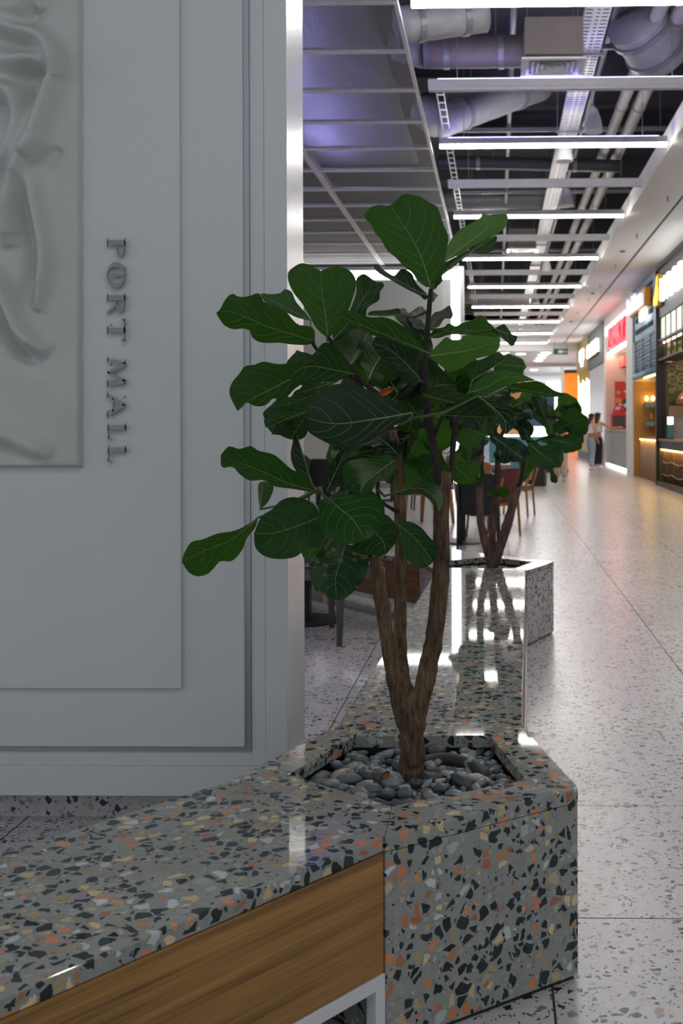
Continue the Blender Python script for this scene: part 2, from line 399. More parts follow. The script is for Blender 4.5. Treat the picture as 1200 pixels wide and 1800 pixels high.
# ------------------------------------------------------------------ linear lamps
M['lamp_body'] = plain('white_lamp_housing', (0.60, 0.59, 0.60), 0.4)
M['lamp_on'] = glow('lit_lamp_diffuser', (1.0, 0.97, 0.93), LAMP)
M['added_violet'] = glow('added_violet_uplight', (0.42, 0.38, 1.0), 4.0)  # added to the lamps to tint the ceiling violet
M['added_violet2'] = glow('added_violet_strip', (0.43, 0.41, 1.0), 44.0)  # added out of sight to tint the mesh ceiling violet
M['lamp_dim'] = glow('dimmed_lamp_diffuser', (1.0, 0.98, 0.96), LAMP * 0.45)
M['lamp_off'] = plain('unlit_lamp_diffuser', (0.62, 0.61, 0.66), 0.5)
LZ = CAM_Z + 3.45
vis = 0
for k in (-4,) + tuple(range(-2, 17)):
    if k == -1: continue
    y = 9.32 + 2.372 * k; on = k % 2 == 0
    if k == -4: lab = 'dimmed linear ceiling lamp straight above the foreground bench'
    elif k == -2: lab = 'lit linear ceiling lamp over the near tree, above the picture'
    else:
        lab = '%s white linear ceiling lamp from the near end, %s' % (ORD[vis], 'lit' if on else 'switched off'); vis += 1
    t = thing('linear_lamp', lab, 'ceiling lamp', (0.712, y, LZ), 0, 'linear ceiling lamps across the mall')
    MB().box(-1.4, 1.4, -0.045, 0.045, 0.035, 0.115).build('housing', 'lamp_body', t, bevel=0.004, local=True)
    MB().box(-1.395, 1.395, -0.04, 0.04, 0.0, 0.034).build('diffuser', 'lamp_dim' if k == -4 else 'lamp_on' if on else 'lamp_off', t, local=True)
    if k in (-2, 0, 1, 2):
        MB().box(-1.3, 1.3, -0.03, 0.03, 0.1155, 0.122).build('added_uplight', 'added_violet', t, local=True)  # added violet light on top of the lamp, for the ceiling tint
    wt = 5.845 if 0 <= (y - 8.6) % 3.1 <= 0.3 else 6.19
    for sx in (-1.1, 1.1):
        MB().tube([(sx, 0, 0.116), (sx, 0, wt - LZ)], 0.004, 5).build('suspension_wire', 'galv', t, local=True)
# ------------------------------------------------------------------ services above the lamps
def duct(name, label, a, b, r, mat, elbow=None, group=None):
    t = thing(name, label, 'duct', a, 0, group)
    a, b = Vector(a), Vector(b); pts = [a + (b - a) * i / 12 for i in range(13)]
    MB().tube(pts, r, 20, 0, 0.05).build('duct_run', mat, t, True)
    d = (b - a).normalized()
    for f in (0.22, 0.75):
        c = a + (b - a) * f
        MB().tube([c - d * 0.03, c + d * 0.03], r * 1.07, 20).build('duct_band', 'galv', t)
    for f in (0.3, 0.7):
        c = a + (b - a) * f
        MB().tube([c + Vector((0, 0, r)), (c.x, c.y, 6.19)], 0.006, 5).build('hanger_rod', 'galv', t)
    if elbow: MB().tube([a, a + Vector(elbow) * 0.5 + Vector((-0.12, 0, 0)), a + Vector(elbow)], [r, r * 1.02, r * 0.95], 20).build('elbow', 'insul', t, True)
    return t
duct('round_duct', 'brownish round duct leading into the near square air diffuser', P(745, 92, 12.0), P(925, 90, 12.0), 0.17, 'dust', (-0.25, 0.3, 0.25))
duct('insulated_duct', 'foil wrapped duct slanting beside the mesh panels behind the second lamp', P(770, 215, 14.2), P(950, 150, 15.4), 0.20, 'insul', (-0.1, 0.3, 0.3))
duct('insulated_duct', 'crumpled foil wrapped duct at the top right behind the first lamp', P(1118, 30, 12.2), P(1165, 95, 12.6), 0.36, 'insul')
duct('insulated_duct', 'foil wrapped duct crossing above the first lit lamp', P(700, 45, 10.6), P(850, 25, 10.9), 0.17, 'insul')
duct('round_duct', 'wide grey duct crossing between the fourth and sixth lamps', P(770, 352, 22.5), P(1010, 345, 22.5), 0.22, 'galv')
duct('round_duct', 'pale duct bending under the far ceiling beside the seventh lamp', P(815, 520, 36), P(930, 528, 36), 0.25, 'galv', (-0.5, 0.2, 0.5))
duct('round_duct', 'slim dark duct running above the third lamp', P(770, 285, 18), P(1090, 292, 18), 0.10, 'darkgrey')
def diffuser(label, px, py, Y, w):
    c = P(px, py, Y); t = thing('air_diffuser', label, 'air vent', c, 0, 'square air diffusers under the ducts')
    h = w / 2
    f = MB()
    for a in ((-h, h, -h, -h + 0.05), (-h, h, h - 0.05, h), (-h, -h + 0.05, -h + 0.05, h - 0.05), (h - 0.05, h, -h + 0.05, h - 0.05)): f.box(a[0], a[1], a[2], a[3], 0, 0.02)
    f.build('frame', 'grid_white', t, local=True)
    for k in range(5):
        r0 = h - 0.05 - k * (h - 0.06) / 5; r1 = r0 - 0.035
        s = MB()
        A = [(-r0, -r0, 0.004), (r0, -r0, 0.004), (r0, r0, 0.004), (-r0, r0, 0.004), (-r1, -r1, 0.026), (r1, -r1, 0.026), (r1, r1, 0.026), (-r1, r1, 0.026)]
        s.add(A, [(i, (i + 1) % 4, 4 + (i + 1) % 4, 4 + i) for i in range(4)]).build('louvre', 'grid_white', t, local=True)
    MB().box(-h + 0.03, h - 0.03, -h + 0.03, h - 0.03, 0.055, 0.42).build('plenum_box', 'dust', t, local=True)
    for sx in (-1, 1): MB().tube([(sx * h * 0.8, 0, 0.42), (sx * h * 0.8, 0, 6.19 - c.z)], 0.006, 5).build('hanger_rod', 'galv', t, local=True)
diffuser('square white air diffuser under a brown box at the near end', 971, 121, 11.4, 0.63)
diffuser('small far square air diffuser between two lamps', 917, 442, 23.3, 0.62)
# cable tray
tray = thing('cable_tray', 'long perforated pale cable tray running under the ceiling', 'cable tray', (1.0, 10, 5.3))
tz = CAM_Z + 4.0
MB().box(0.87, 0.875, 7.5, 48, tz, tz + 0.06).build('side_rail', 'grid_white', tray)
MB().box(1.115, 1.12, 7.5, 48, tz, tz + 0.06).build('side_rail', 'grid_white', tray)
rung = MB().box(-0.12, 0.12, -0.028, 0.028, 0, 0.006).mesh('tray_strip', 'grid_white')
for k in range(200):
    y = 8.0 + 0.1 * k
    o = link('tray_strip', rung, tray, local=True); o.location = (-0.005, y - 10, tz - 5.3)
MB().box(0.95, 0.985, 7.5, 48, tz + 0.0005, tz + 0.0062).box(1.02, 1.04, 7.5, 48, tz + 0.0005, tz + 0.0062).build('tray_web', 'grid_white', tray)
MB().box(0.875, 1.115, 28.02, 48, tz, tz + 0.006).build('tray_floor', 'grid_white', tray)
for k in range(12):
    y = 9 + 3.2 * k
    MB().box(0.82, 1.17, y, y + 0.03, tz - 0.03, tz - 0.002).tube([(0.84, y + 0.015, tz - 0.01), (0.84, y + 0.015, 6.19)], 0.006, 5).tube([(1.15, y + 0.015, tz - 0.01), (1.15, y + 0.015, 6.19)], 0.006, 5).build('tray_hanger', 'galv', tray)
# slim ladder tray beside the panels
lad = thing('cable_ladder', 'slim pale cable ladder hanging beside the mesh panels', 'cable tray', (-0.62, 12, 5.0))
MB().box(-0.655, -0.645, 12.5, 34, 5.0, 5.03).box(-0.575, -0.565, 12.5, 34, 5.0, 5.03).build('rail', 'grid_white', lad)
for k in range(60): MB().box(-0.645, -0.575, 12.7 + k * 0.3, 12.74 + k * 0.3, 5.01, 5.02).build('rung', 'grid_white', lad)
# pipes
for i, (x, r, lab) in enumerate(((1.70, 0.075, 'left one of the paired pale pipes running along the ceiling'), (1.93, 0.085, 'right one of the paired pale pipes running along the ceiling'))):
    t = thing('ceiling_pipe', lab, 'pipe', (x, 12, CAM_Z + 4.3), 0, 'pale pipes along the ceiling')
    MB().tube([(x, 10.5 + k * 3.1, CAM_Z + 4.3) for k in range(13)], r, 14).build('pipe_run', 'pipe', t, True)
    for k in range(11): MB().tube([(x, 12 + k * 3.3, CAM_Z + 4.3), (x, 12.06 + k * 3.3, CAM_Z + 4.3)], r * 1.12, 14).build('pipe_clip', 'galv', t)
for i, (x, z, lab) in enumerate(((1.3, 5.75, 'thin grey conduit between the cable tray and pipes'), (0.2, 5.70, 'thin grey conduit left of the cable tray'))):
    t = thing('conduit', lab, 'pipe', (x, 12, z)); MB().tube([(x, 10 + k * 3, z) for k in range(13)], 0.035, 8).build('pipe_run', 'galv', t, True)
for i, (y, lab) in enumerate(((13.0, 'nearest'), (16.6, 'second nearest'), (21.0, 'third nearest'), (28.0, 'fourth nearest'), (32.0, 'fifth nearest'), (38.0, 'farthest'))):
    t = thing('ceiling_strut', '%s steel cross strut spanning above the lamps' % lab, 'strut', (0.8, y, 5.62), 0, 'steel struts above the lamps')
    MB().box(-0.8, 2.5, y, y + 0.04, 5.6, 5.612).box(-0.8, 2.5, y, y + 0.006, 5.612, 5.66).box(-0.8, 2.5, y + 0.034, y + 0.04, 5.612, 5.66).build('channel', 'galv', t)
    MB().tube([(-0.7, y + 0.02, 5.612), (-0.7, y + 0.02, 6.19)], 0.008, 5).tube([(2.4, y + 0.02, 5.612), (2.4, y + 0.02, 6.19)], 0.008, 5).build('hanger_rods', 'galv', t)
# pendant loudspeakers
M['bell'] = plain('white_speaker_shell', (0.68, 0.67, 0.70), 0.4)
for px, py, Y, lab in ((1042, 233, 13.3, 'nearest white bell shaped pendant speaker right of the tray'), (992, 284, 14.9, 'white pendant speaker half hidden behind the third lamp'),
                       (995, 362, 17.8, 'white pendant speaker hanging below the fourth lamp'), (960, 477, 25.3, 'white pendant speaker hanging beside the seventh lamp'),
                       (941, 534, 32.0, 'farthest white pendant speaker near the ninth lamp')):
    c = P(px, py, Y); t = thing('pendant_speaker', lab, 'speaker', c, 0, 'white pendant loudspeakers')
    MB().lathe([(0.098, 0.004), (0.112, 0.0), (0.113, 0.02), (0.105, 0.09), (0.085, 0.18), (0.055, 0.26), (0.02, 0.30), (0.012, 0.31)], c, 24).build('shell', 'bell', t, True)
    MB().lathe([(0.09, 0.003), (0.094, 0.0045)], c, 20).build('grille', 'grid_white', t)
    MB().tube([c + Vector((0, 0, 0.305)), (c.x, c.y, tz - 0.001 if 0.86 < c.x < 1.13 else 6.19)], 0.004, 5).build('cable', 'grid_white', t)
# sprinkler heads and small fittings in the soffit
for px, py, s in ((1173, 345, 0), (1119, 412, 0), (1081, 465, 0), (1054, 500, 0), (1034, 525, 0), (1015, 548, 0), (1094, 441, 1), (1041, 515, 1), (1003, 565, 1)):
    c = G(px, py, SZ)
    n = (len([1 for o in bpy.data.objects if o.name.startswith('sprinkler_head') and o.parent is None]))
    if not s:
        t = thing('sprinkler_head', '%s small sprinkler head from the near end in white soffit' % ORD[n], 'sprinkler', c, 0, 'fittings in the soffit')
        MB().lathe([(0.035, -0.006), (0.04, 0.0)], c, 12).build('rosette', 'white_metal', t)
        MB().lathe([(0.025, -0.072), (0.027, -0.068), (0.008, -0.066), (0.012, -0.03), (0.012, -0.006)], c, 10).build('nozzle', 'galv', t)
    else:
        o = MB().lathe([(0.045, -0.03), (0.055, -0.02), (0.06, 0.0)], c, 14).build('smoke_detector', 'galv', None, True)
        tag(o, '%s round smoke detector on the white soffit' % ['nearest', 'middle', 'farthest'][[1094, 1041, 1003].index(px)], 'detector', 'smoke detectors in the soffit')

# added violet strips hidden above the mesh panels, lighting an added foil reflector
for k, (x, y0, y1, lab) in enumerate(((-2.4025, 5.6, 17.0, 'added violet light strip above the seam of the right mesh panels'), (-4.0225, 5.6, 17.0, 'added violet light strip above the seam of the left mesh panels'))):
    t = thing('added_light_strip', lab, 'added light strip', (x, (y0 + y1) / 2, CZ + 0.1))
    MB().box(x - 0.03, x + 0.03, y0, y1, CZ + 0.10, CZ + 0.11).build('tray', 'grid_white', t)
    MB().box(x - 0.025, x + 0.025, y0, y1, CZ + 0.111, CZ + 0.115).build('strip', 'added_violet2', t)
    for j in range(4): MB().tube([(x, y0 + 0.5 + j * 2.6, CZ + 0.115), (x, y0 + 0.5 + j * 2.6, 5.34)], 0.005, 5).build('hanger_rod', 'galv', t)
bl = MB().grid(lambda u, v: (-5.8 + 4.6 * u, 5.2 + 12.5 * v, 5.42 + 0.10 * math.sin(9 * v * 3.1) * (0.6 + 0.4 * math.sin(5 * u)) + 0.09 * noise.noise(Vector((u * 6, v * 14, 0)))), 40, 80).build('reflector_blanket', 'insul', None, True)  # added to reflect the violet strips, shaped like sagging insulation
tag(bl, 'sagging foil insulation sheet added as a reflector above the near mesh panels', 'insulation'); sm = bl.modifiers.new('solid', 'SOLIDIFY'); sm.thickness = 0.04; sm.offset = 1
# ------------------------------------------------------------------ the near white partition
WY = 3.65
def wx(px, py=900): return P(px, py, WY).x
def wz(py, px=250): return P(px, py, WY).z
WR = wx(504, 700); WB = wz(1399, 200); WT = CZ - 0.02; WL = -2.9
wall = setting('wall_left', 'pale grey panelled partition with metal lettering', ((WR + WL) / 2, WY, 0))
M['panel_grey'] = M['white_wall']
g0, g1 = wx(430), wx(440); b0, b1 = wz(1311), wz(1320)
s1, sb = wx(466), wz(1347)
MB().box(WL, WR - 0.004, WY + 0.03, WY + 0.30, WB, WT).build('wall_core', 'white_wall', wall)
MB().box(s1, WR, WY - 0.001, WY + 0.03, WB, WT).build('edge_board', 'white_wall', wall, bevel=0.002)
MB().box(WL, s1, WY - 0.001, WY + 0.03, WB, sb).build('bottom_board', 'white_wall', wall, bevel=0.002)
MB().box(g1, s1 - 0.001, WY + 0.004, WY + 0.03, sb, WT).build('inner_board', 'white_wall', wall, bevel=0.002)
MB().box(WL, g1, WY + 0.004, WY + 0.03, sb, b1).build('inner_board', 'white_wall', wall, bevel=0.002)
MB().box(g0, g1, WY - 0.003, WY + 0.0295, b1, WT).build('groove_profile', 'alu', wall)
MB().box(WL, g0, WY - 0.003, WY + 0.0295, b1, b0).build('groove_profile', 'alu', wall)
MB().box(WL, g0, WY - 0.012, WY + 0.03, b0, WT).build('wall_panel', 'white_wall', wall, bevel=0.003)
px_, pz_ = wx(322), wz(1207)
MB().box(WL, px_, WY - 0.030, WY - 0.012, pz_, WT).build('raised_panel', 'white_wall', wall, bevel=0.003)
MB().box(WR - 0.004, WR + 0.002, WY + 0.002, WY + 0.31, WB, WT).build('end_profile', 'white_gloss', wall, bevel=0.001)
for py in (18, 140, 235, 355, 455, 990, 1210):
    MB().tube([(WR + 0.002, WY + 0.2, wz(py)), (WR + 0.003, WY + 0.2, wz(py))], 0.0025, 8).build('screw', 'galv', wall)
M['plinth'] = M['floor']
MB().box(WL, WR - 0.05, WY + 0.13, WY + 0.24, 0.0, WB).build('plinth', 'floor', wall)
FY = WY - 0.030                                            # face of the raised panel
# ---- plaster relief with folded drapery
def relief():
    ridges = [  # (points px, width px, height m)
        ([(-60, 20), (0, 45), (45, 62), (85, 78), (108, 100), (120, 125), (124, 150)], 13, 0.0510),
        ([(-60, 105), (0, 112), (40, 116), (72, 112), (98, 122), (104, 145), (96, 175), (84, 210), (70, 250), (50, 290), (32, 330), (24, 375), (34, 420)], 15, 0.0612),
        ([(-50, 150), (0, 160), (32, 172), (44, 200), (36, 240), (18, 275), (-20, 310)], 16, 0.0612),
        ([(62, 305), (70, 350), (80, 400), (88, 450), (84, 500), (72, 550)], 12, 0.0442),
        ([(-40, 440), (0, 490), (22, 530), (45, 580), (68, 605), (96, 622)], 13, 0.0544),
        ([(-30, 330), (0, 360), (18, 400), (24, 440)], 14, 0.0374),
        ([(0, 10), (30, 22), (48, 10), (52, -40)], 14, 0.0374),
        ([(70, -30), (74, 10), (82, 22)], 9, 0.0238),
        ([(-30, 755), (20, 765), (60, 782), (100, 800)], 16, 0.0272),
        ([(60, 285), (80, 262), (88, 250)], 12, 0.0238),
    ]
    segs = []
    for pts, w, a in ridges:
        sm_, _ = smooth_path([Vector((p[0], p[1], 0)) for p in pts], [0] * len(pts), 5); segs.append((sm_, w, a))
    def h(x, y):
        z = 0.0
        for pts, w, a in segs:
            n = len(pts); best = (1e9, 0, 0)
            for i in range(n - 1):
                p, q_ = pts[i], pts[i + 1]; ex, ey = q_.x - p.x, q_.y - p.y; L = ex * ex + ey * ey
                t = max(0, min(1, ((x - p.x) * ex + (y - p.y) * ey) / L)); dx, dy = x - p.x - t * ex, y - p.y - t * ey
                dd = dx * dx + dy * dy
                if dd < best[0]: best = (dd, (i + t) / (n - 1), ex * dy - ey * dx)
            d = math.sqrt(best[0]) * (1 if best[2] > 0 else -1) / (w * 1.25)
            if abs(d) > 4: continue
            fade = min(1, best[1] / 0.22, (1 - best[1]) / 0.22); fade = max(0, fade) ** 0.7
            z += 1.35 * fade * a * (math.exp(-d * d) - 0.55 * math.exp(-(d - 1.5) ** 2 * 1.2))
        z += 0.004 * noise.noise(Vector((x / 45, y / 60, 3.3))) + 0.0012 * noise.noise(Vector((x / 9, y / 9, 1.3)))
        e = min((146 - x) / 8, (822 - y) / 8, 1.0)
        return z * max(0, min(1, (142 - x) / 16)) * max(0, min(1, (816 - y) / 14)) + 0.030 * math.sqrt(max(0.0, 1 - (1 - max(e, 0)) ** 2))
    X0, X1, Y0, Y1 = -140.0, 146.0, -420.0, 822.0
    def fn(u, v):
        x = X0 + (X1 - X0) * u; y = Y0 + (Y1 - Y0) * v
        ex = x + 1.2 * noise.noise(Vector((y / 40, 7, 0))) * (1 if x > 120 else 0)
        q = P(ex, y, FY); return (q.x, FY - h(x, y), q.z)
    def cx(t): return t
    b = MB(); b.grid(lambda u, v: fn(u, v), 96, 330)
    q0, q1 = P(X0, Y0, FY), P(X1, Y1, FY)
    b.box(q0.x, q1.x - 0.004, FY - 0.003, FY, q1.z + 0.004, q0.z)
    return b.build('relief_panel', 'plaster', None, True)
tag(relief(), 'off white plaster relief of flowing cloth folds on the panelled partition', 'wall art')
# ---- PORT MALL, reading downwards
def letters():
    t = thing('metal_lettering', 'polished metal letters reading PORT MALL down the partition', 'sign', (wx(207), FY, wz(815)))
    PXM = WY / FPX
    x_base, cap = 191.5, 31.0                               # px: letter feet on the left, tops on the right
    def letter(name, y0, y1, parts):
        b = MB(); w = y1 - y0
        for poly in parts:
            pts = []
            for u, v in poly:
                q = P(x_base + v * cap, y0 + u * w, FY); pts.append((q.x, FY - 0.010, q.z))
            b.solid(pts, (0, -0.008, 0))
        for u, v in ((0.2, 0.92), (0.25, 0.12)):             # stand-off pins
            q = P(x_base + v * cap, y0 + u * w, FY); b.tube([(q.x, FY, q.z), (q.x, FY - 0.0105, q.z)], 0.0022, 6)
        b.build(name, 'chrome', t)
    def rect(u0, u1, v0, v1): return [(u0, v0), (u1, v0), (u1, v1), (u0, v1)]
    def serif(u, v, w, up):                                 # flared serif
        s = 0.07 if up else -0.07
        return [(u - w, v), (u + w, v), (u + w * 0.45, v - s * 0.7), (u - w * 0.45, v - s * 0.7)]
    def stem(u, w=0.10, v0=0.0, v1=1.0, sw=0.2): return [rect(u - w, u + w, v0, v1), serif(u, v0, sw, False), serif(u, v1, sw, True)]
    def arc(cu, cv, ru, rv, a0, a1, t0, t1, n=14):
        out = []
        for i in range(n):
            q = []
            for k in (i, i + 1):
                a = R(a0 + (a1 - a0) * k / n); th = t0 + (t1 - t0) * abs(math.cos(a))
                q.append(((cu + ru * math.cos(a), cv + rv * math.sin(a)), (cu + (ru - th) * math.cos(a), cv + (rv - th * 0.8) * math.sin(a))))
            out.append([q[0][0], q[1][0], q[1][1], q[0][1]])
        return out
    bowl = lambda: arc(0.35, 0.74, 0.60, 0.26, -90, 90, 0.06, 0.22)
    letter('letter_p', 420, 456, stem(0.22, 0.12, sw=0.24) + bowl())
    letter('letter_o', 462, 508, arc(0.5, 0.5, 0.5, 0.52, 0, 360, 0.05, 0.19, 32) + [[(0.5, -0.12), (0.53, 0.25), (0.60, 0.5), (0.53, 0.75), (0.5, 1.12), (0.47, 0.75), (0.40, 0.5), (0.47, 0.25)]])
    letter('letter_r', 517, 553, stem(0.20, 0.12, sw=0.22) + bowl() + [[(0.42, 0.50), (0.62, 0.52), (1.04, 0.0), (0.86, 0.0)]])
    letter('letter_t', 561, 601, stem(0.5, 0.10, sw=0.2) + [rect(0.03, 0.97, 0.93, 1.0), [(0.0, 0.80), (0.05, 0.80), (0.14, 0.94), (0.0, 1.02)], [(1.0, 0.80), (0.95, 0.80), (0.86, 0.94), (1.0, 1.02)]])
    letter('letter_m', 628, 681, [[(0.04, 0), (0.13, 0), (0.24, 1), (0.17, 1)], [(0.17, 1), (0.33, 1), (0.56, 0.06), (0.47, 0.0)], [(0.47, 0), (0.54, 0), (0.82, 1), (0.74, 1)], [(0.74, 1), (0.87, 1), (0.97, 0), (0.80, 0)],
           serif(0.09, 0, 0.11, False), serif(0.88, 0, 0.13, False), rect(0.08, 0.22, 0.95, 1.0), rect(0.83, 0.95, 0.95, 1.0)])
    letter('letter_a', 688, 736, [[(0.10, 0), (0.18, 0), (0.55, 0.94), (0.47, 1.0)], [(0.44, 1.0), (0.56, 1.0), (0.95, 0), (0.74, 0)], rect(0.24, 0.76, 0.30, 0.37), serif(0.13, 0, 0.13, False), serif(0.85, 0, 0.15, False)])
    for a, c in ((743.5, 775), (782.5, 814)):
        letter('letter_l', a, c, stem(0.25, 0.13, 0.05 if a > 760 else 0.03, 1.04, 0.24) + [rect(0.3, 0.92, 0.03, 0.10), [(0.86, 0.04), (1.0, 0.26), (0.95, 0.26), (0.74, 0.08)]])
letters()
# ------------------------------------------------------------------ planters and benches
SEAT = 0.45
def v2(p): return Vector((p[0], p[1]))
def planter(label, outer, inner, pebble_z, stone='terrazzo'):
    c = sum((Vector((p[0], p[1], 0)) for p in outer), Vector()) / len(outer)
    t = thing('planter', label, 'planter', (c.x, c.y, 0))
    n = len(outer)
    for i in range(n):
        j = (i + 1) % n
        a, b = v2(outer[i]), v2(outer[j]); ia, ib = v2(inner[i]), v2(inner[j])
        d = (b - a).normalized() * 0.0006
        MB().prism([a + d, b - d, ib - d, ia + d], SEAT - 0.034, SEAT).build('rim_slab', 'terrazzo', t, bevel=0.002)
        cc = v2(c); k = 0.996
        A, B = cc + (a - cc) * k, cc + (b - cc) * k; A2, B2 = cc + (a - cc) * 0.93, cc + (b - cc) * 0.93
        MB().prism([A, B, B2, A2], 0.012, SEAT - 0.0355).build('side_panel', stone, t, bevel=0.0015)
    sh = [v2(c) + (v2(p) - v2(c)) * 0.97 for p in outer]
    MB().prism(sh, 0.0, 0.012).build('recessed_foot', 'black', t)
    lin = [v2(c) + (v2(p) - v2(c)) * 1.06 for p in inner]
    b = MB()
    for i in range(n):
        j = (i + 1) % n; p, q = lin[i], lin[j]
        b.solid([(p.x, p.y, 0.25), (q.x, q.y, 0.25), (q.x, q.y, SEAT - 0.036), (p.x, p.y, SEAT - 0.036)], ((c.x - (p.x + q.x) / 2) * 0.02, (c.y - (p.y + q.y) / 2) * 0.02, 0))
    b.build('liner', 'black', t)
    MB().prism([v2(c) + (p - v2(c)) * 0.97 for p in lin], 0.25, pebble_z).build('soil', 'soil', t)
    return t
OUT1 = [G(676, 1470, SEAT), G(1016, 1385, SEAT), G(918, 1277, SEAT), G(592, 1275, SEAT), G(409, 1370, SEAT)]
IN1 = [G(688, 1417, SEAT), G(925, 1370, SEAT), G(861, 1293, SEAT), G(623, 1293, SEAT), G(507, 1361, SEAT)]
planter('near five sided grey terrazzo planter holding the large fig tree', OUT1, IN1, 0.378)
F1, R1, BR1, BL1, L1 = [v2(p) for p in OUT1]
BR2 = v2(G(926, 1003, SEAT)); BL2 = v2(G(765, 1002, SEAT)); R2 = v2(G(973, 987, SEAT))
ax = (BR2 - BL2).normalized(); mid = (BR2 + BL2) / 2
def mirror(p): return p - ax * 2 * (p - mid).dot(ax)
L2 = mirror(R2); nrm = Vector((-ax.y, ax.x))
if nrm.y < 0: nrm = -nrm
B2 = mid + nrm * (BR2 - BL2).length * 1.5388
OUT2 = [BL2, BR2, R2, B2, L2]
C2 = sum(OUT2, Vector((0, 0))) / 5
IN2 = [C2 + (p - C2) * 0.71 for p in OUT2]
planter('farther five sided terrazzo planter holding the smaller fig tree', OUT2, IN2, 0.385, 'terrazzo_lit')
def bench(label, a, b, direction, length, wood_name):
    """a-b: the end edge on the planter; the bench runs from it along direction"""
    a, b = v2(a), v2(b); d = v2(direction).normalized()
    s = Vector((d.y, -d.x)); wdt = (b - a).length
    mid = (a + b) / 2 + d * 0.003
    t = thing('bench', label, 'bench', (mid.x, mid.y, 0), math.atan2(d.y, d.x))
    la, lb = (a - mid), (b - mid)
    lo_, hi_ = sorted([(la.dot(Vector((-d.y, d.x))), la.dot(d)), (lb.dot(Vector((-d.y, d.x))), lb.dot(d))])
    ea, eb = lo_[1], hi_[1]; h = (hi_[0] - lo_[0]) / 2 - 0.002
    mid_off = (hi_[0] + lo_[0]) / 2
    n = max(1, round(length / 1.75)); 
    for k in range(n):
        xe = length * (k + 1) / n - 0.0012
        if k == 0: sl = MB().prism([(ea + 0.002, -h), (xe, -h), (xe, h), (eb + 0.002, h)], SEAT - 0.032, SEAT)
        else: sl = MB().box(length * k / n + 0.0012, xe, -h, h, SEAT - 0.032, SEAT)
        sl.build('seat_slab', 'terrazzo', t, bevel=0.003, local=True)
    i = h - 0.006
    for sy in (-1, 1):
        MB().box((ea if sy < 0 else eb) + 0.006, length - 0.004, sy * i - 0.009, sy * i + 0.009, 0.17, SEAT - 0.0325).build('wood_panel', wood_name, t, bevel=0.0012, local=True)
    MB().box(length - 0.022, length - 0.004, -i + 0.01, i - 0.01, 0.17, SEAT - 0.0325).build('end_panel', wood_name, t, local=True)
    q = 0.028
    fr = MB()
    xs = [0.004 + (length - 0.008 - q) * k / max(1, 2 * n) for k in range(2 * n + 1)]
    for sy in (-1, 1):
        y0 = sy * i - q / 2
        fr.box((ea if sy < 0 else eb) + 0.006, length - 0.004, y0, y0 + q, 0.1415, 0.1695)
        fr.box((ea if sy < 0 else eb) + 0.006 + q, length - 0.004 - q, y0, y0 + q, 0.0, q)
    fr.build('frame_rails', 'white_metal', t, bevel=0.0015, local=True)
    for x in xs:
        for sy in (-1, 1):
            y0 = sy * i - q / 2
            x_ = x if x != xs[0] else (ea if sy < 0 else eb) + 0.006
            MB().box(x_, x_ + q, y0, y0 + q, 0.0 if x in (xs[0], xs[-1]) else q, 0.1414).build('leg', 'white_metal', t, bevel=0.0015, local=True)
        MB().box(max(x, abs(ea) + 0.01), max(x, abs(ea) + 0.01) + q, -i + q / 2, i - q / 2, 0.142, 0.169).build('cross_bar', 'white_metal', t, local=True)
    return t
d1 = v2(G(0, 1757, SEAT)) - F1
bench('terrazzo topped oak bench in the foreground running towards the lower left', F1, L1, d1, 2.6, 'oak')
bench('terrazzo topped bench between the near planter and the farther planter', BR1, BL1, (BR2 + BL2) / 2 - (BR1 + BL1) / 2, ((BR2 + BL2) / 2 - (BR1 + BL1) / 2).length - 0.006, 'oak_far')
e3 = (B2 - L2); d3 = Vector((-e3.y, e3.x))
bench('reddish wood bench with white frame behind the near trunks', L2, B2, d3, 2.4, 'oak_far')

# ------------------------------------------------------------------ pebbles in the near planter
random.seed(11)
pe_mats = [plain('pebble_%s' % n, c, 0.42, var=0.5, scale=45.0, bump=0.25, bscale=160.0) for n, c in
           (('slate', (0.105, 0.125, 0.140)), ('grey', (0.20, 0.22, 0.23)), ('dark', (0.050, 0.060, 0.068)), ('pale', (0.38, 0.385, 0.37)), ('warm', (0.26, 0.215, 0.175)))]
peb = []
for k in range(10):
    bm = bmesh.new(); bmesh.ops.create_icosphere(bm, subdivisions=2, radius=1.0)
    for v in bm.verts:
        d = v.co.normalized(); v.co = d * (1 + 0.32 * noise.noise(d * 1.3 + Vector((k * 7.1, 0, 0))) + 0.10 * noise.noise(d * 3 + Vector((0, k * 3.7, 0))))
        v.co = Vector((v.co.x, v.co.y * 0.72, v.co.z * 0.56))
    me = bpy.data.meshes.new('pebble'); bm.to_mesh(me); bm.free()
    me.polygons.foreach_set('use_smooth', [True] * len(me.polygons))
    me.materials.append(pe_mats[[0, 1, 0, 2, 1, 3, 0, 4, 2, 1][k]]); peb.append(me)
c1 = sum((v2(p) for p in IN1), Vector((0, 0))) / 5
poly1 = [c1 + (v2(p) - c1) * 1.03 for p in IN1]
def inside(p, poly, m=0.0):
    s = 0
    for i in range(len(poly)):
        a, b = poly[i], poly[(i + 1) % len(poly)]
        e = (b - a).normalized(); s_ = e.x * (p.y - a.y) - e.y * (p.x - a.x)
        if s_ < m: return False
    return True
TRUNK1 = v2(G(722, 1372, 0.40))
placed = []
tries = 0
while len(placed) < 298 and tries < 60000:
    tries += 1
    p = Vector((random.uniform(-0.75, 0.3), random.uniform(2.2, 3.3)))
    r = random.uniform(0.016, 0.030) if random.random() < 0.7 else random.uniform(0.011, 0.016)
    if not inside(p, poly1, r * 0.55) or (p - TRUNK1).length < 0.034 + r * 0.5: continue
    if any((p - q).length < 0.70 * (r * 0.8 + s * 0.8) for q, s in placed): continue
    placed.append((p, r))
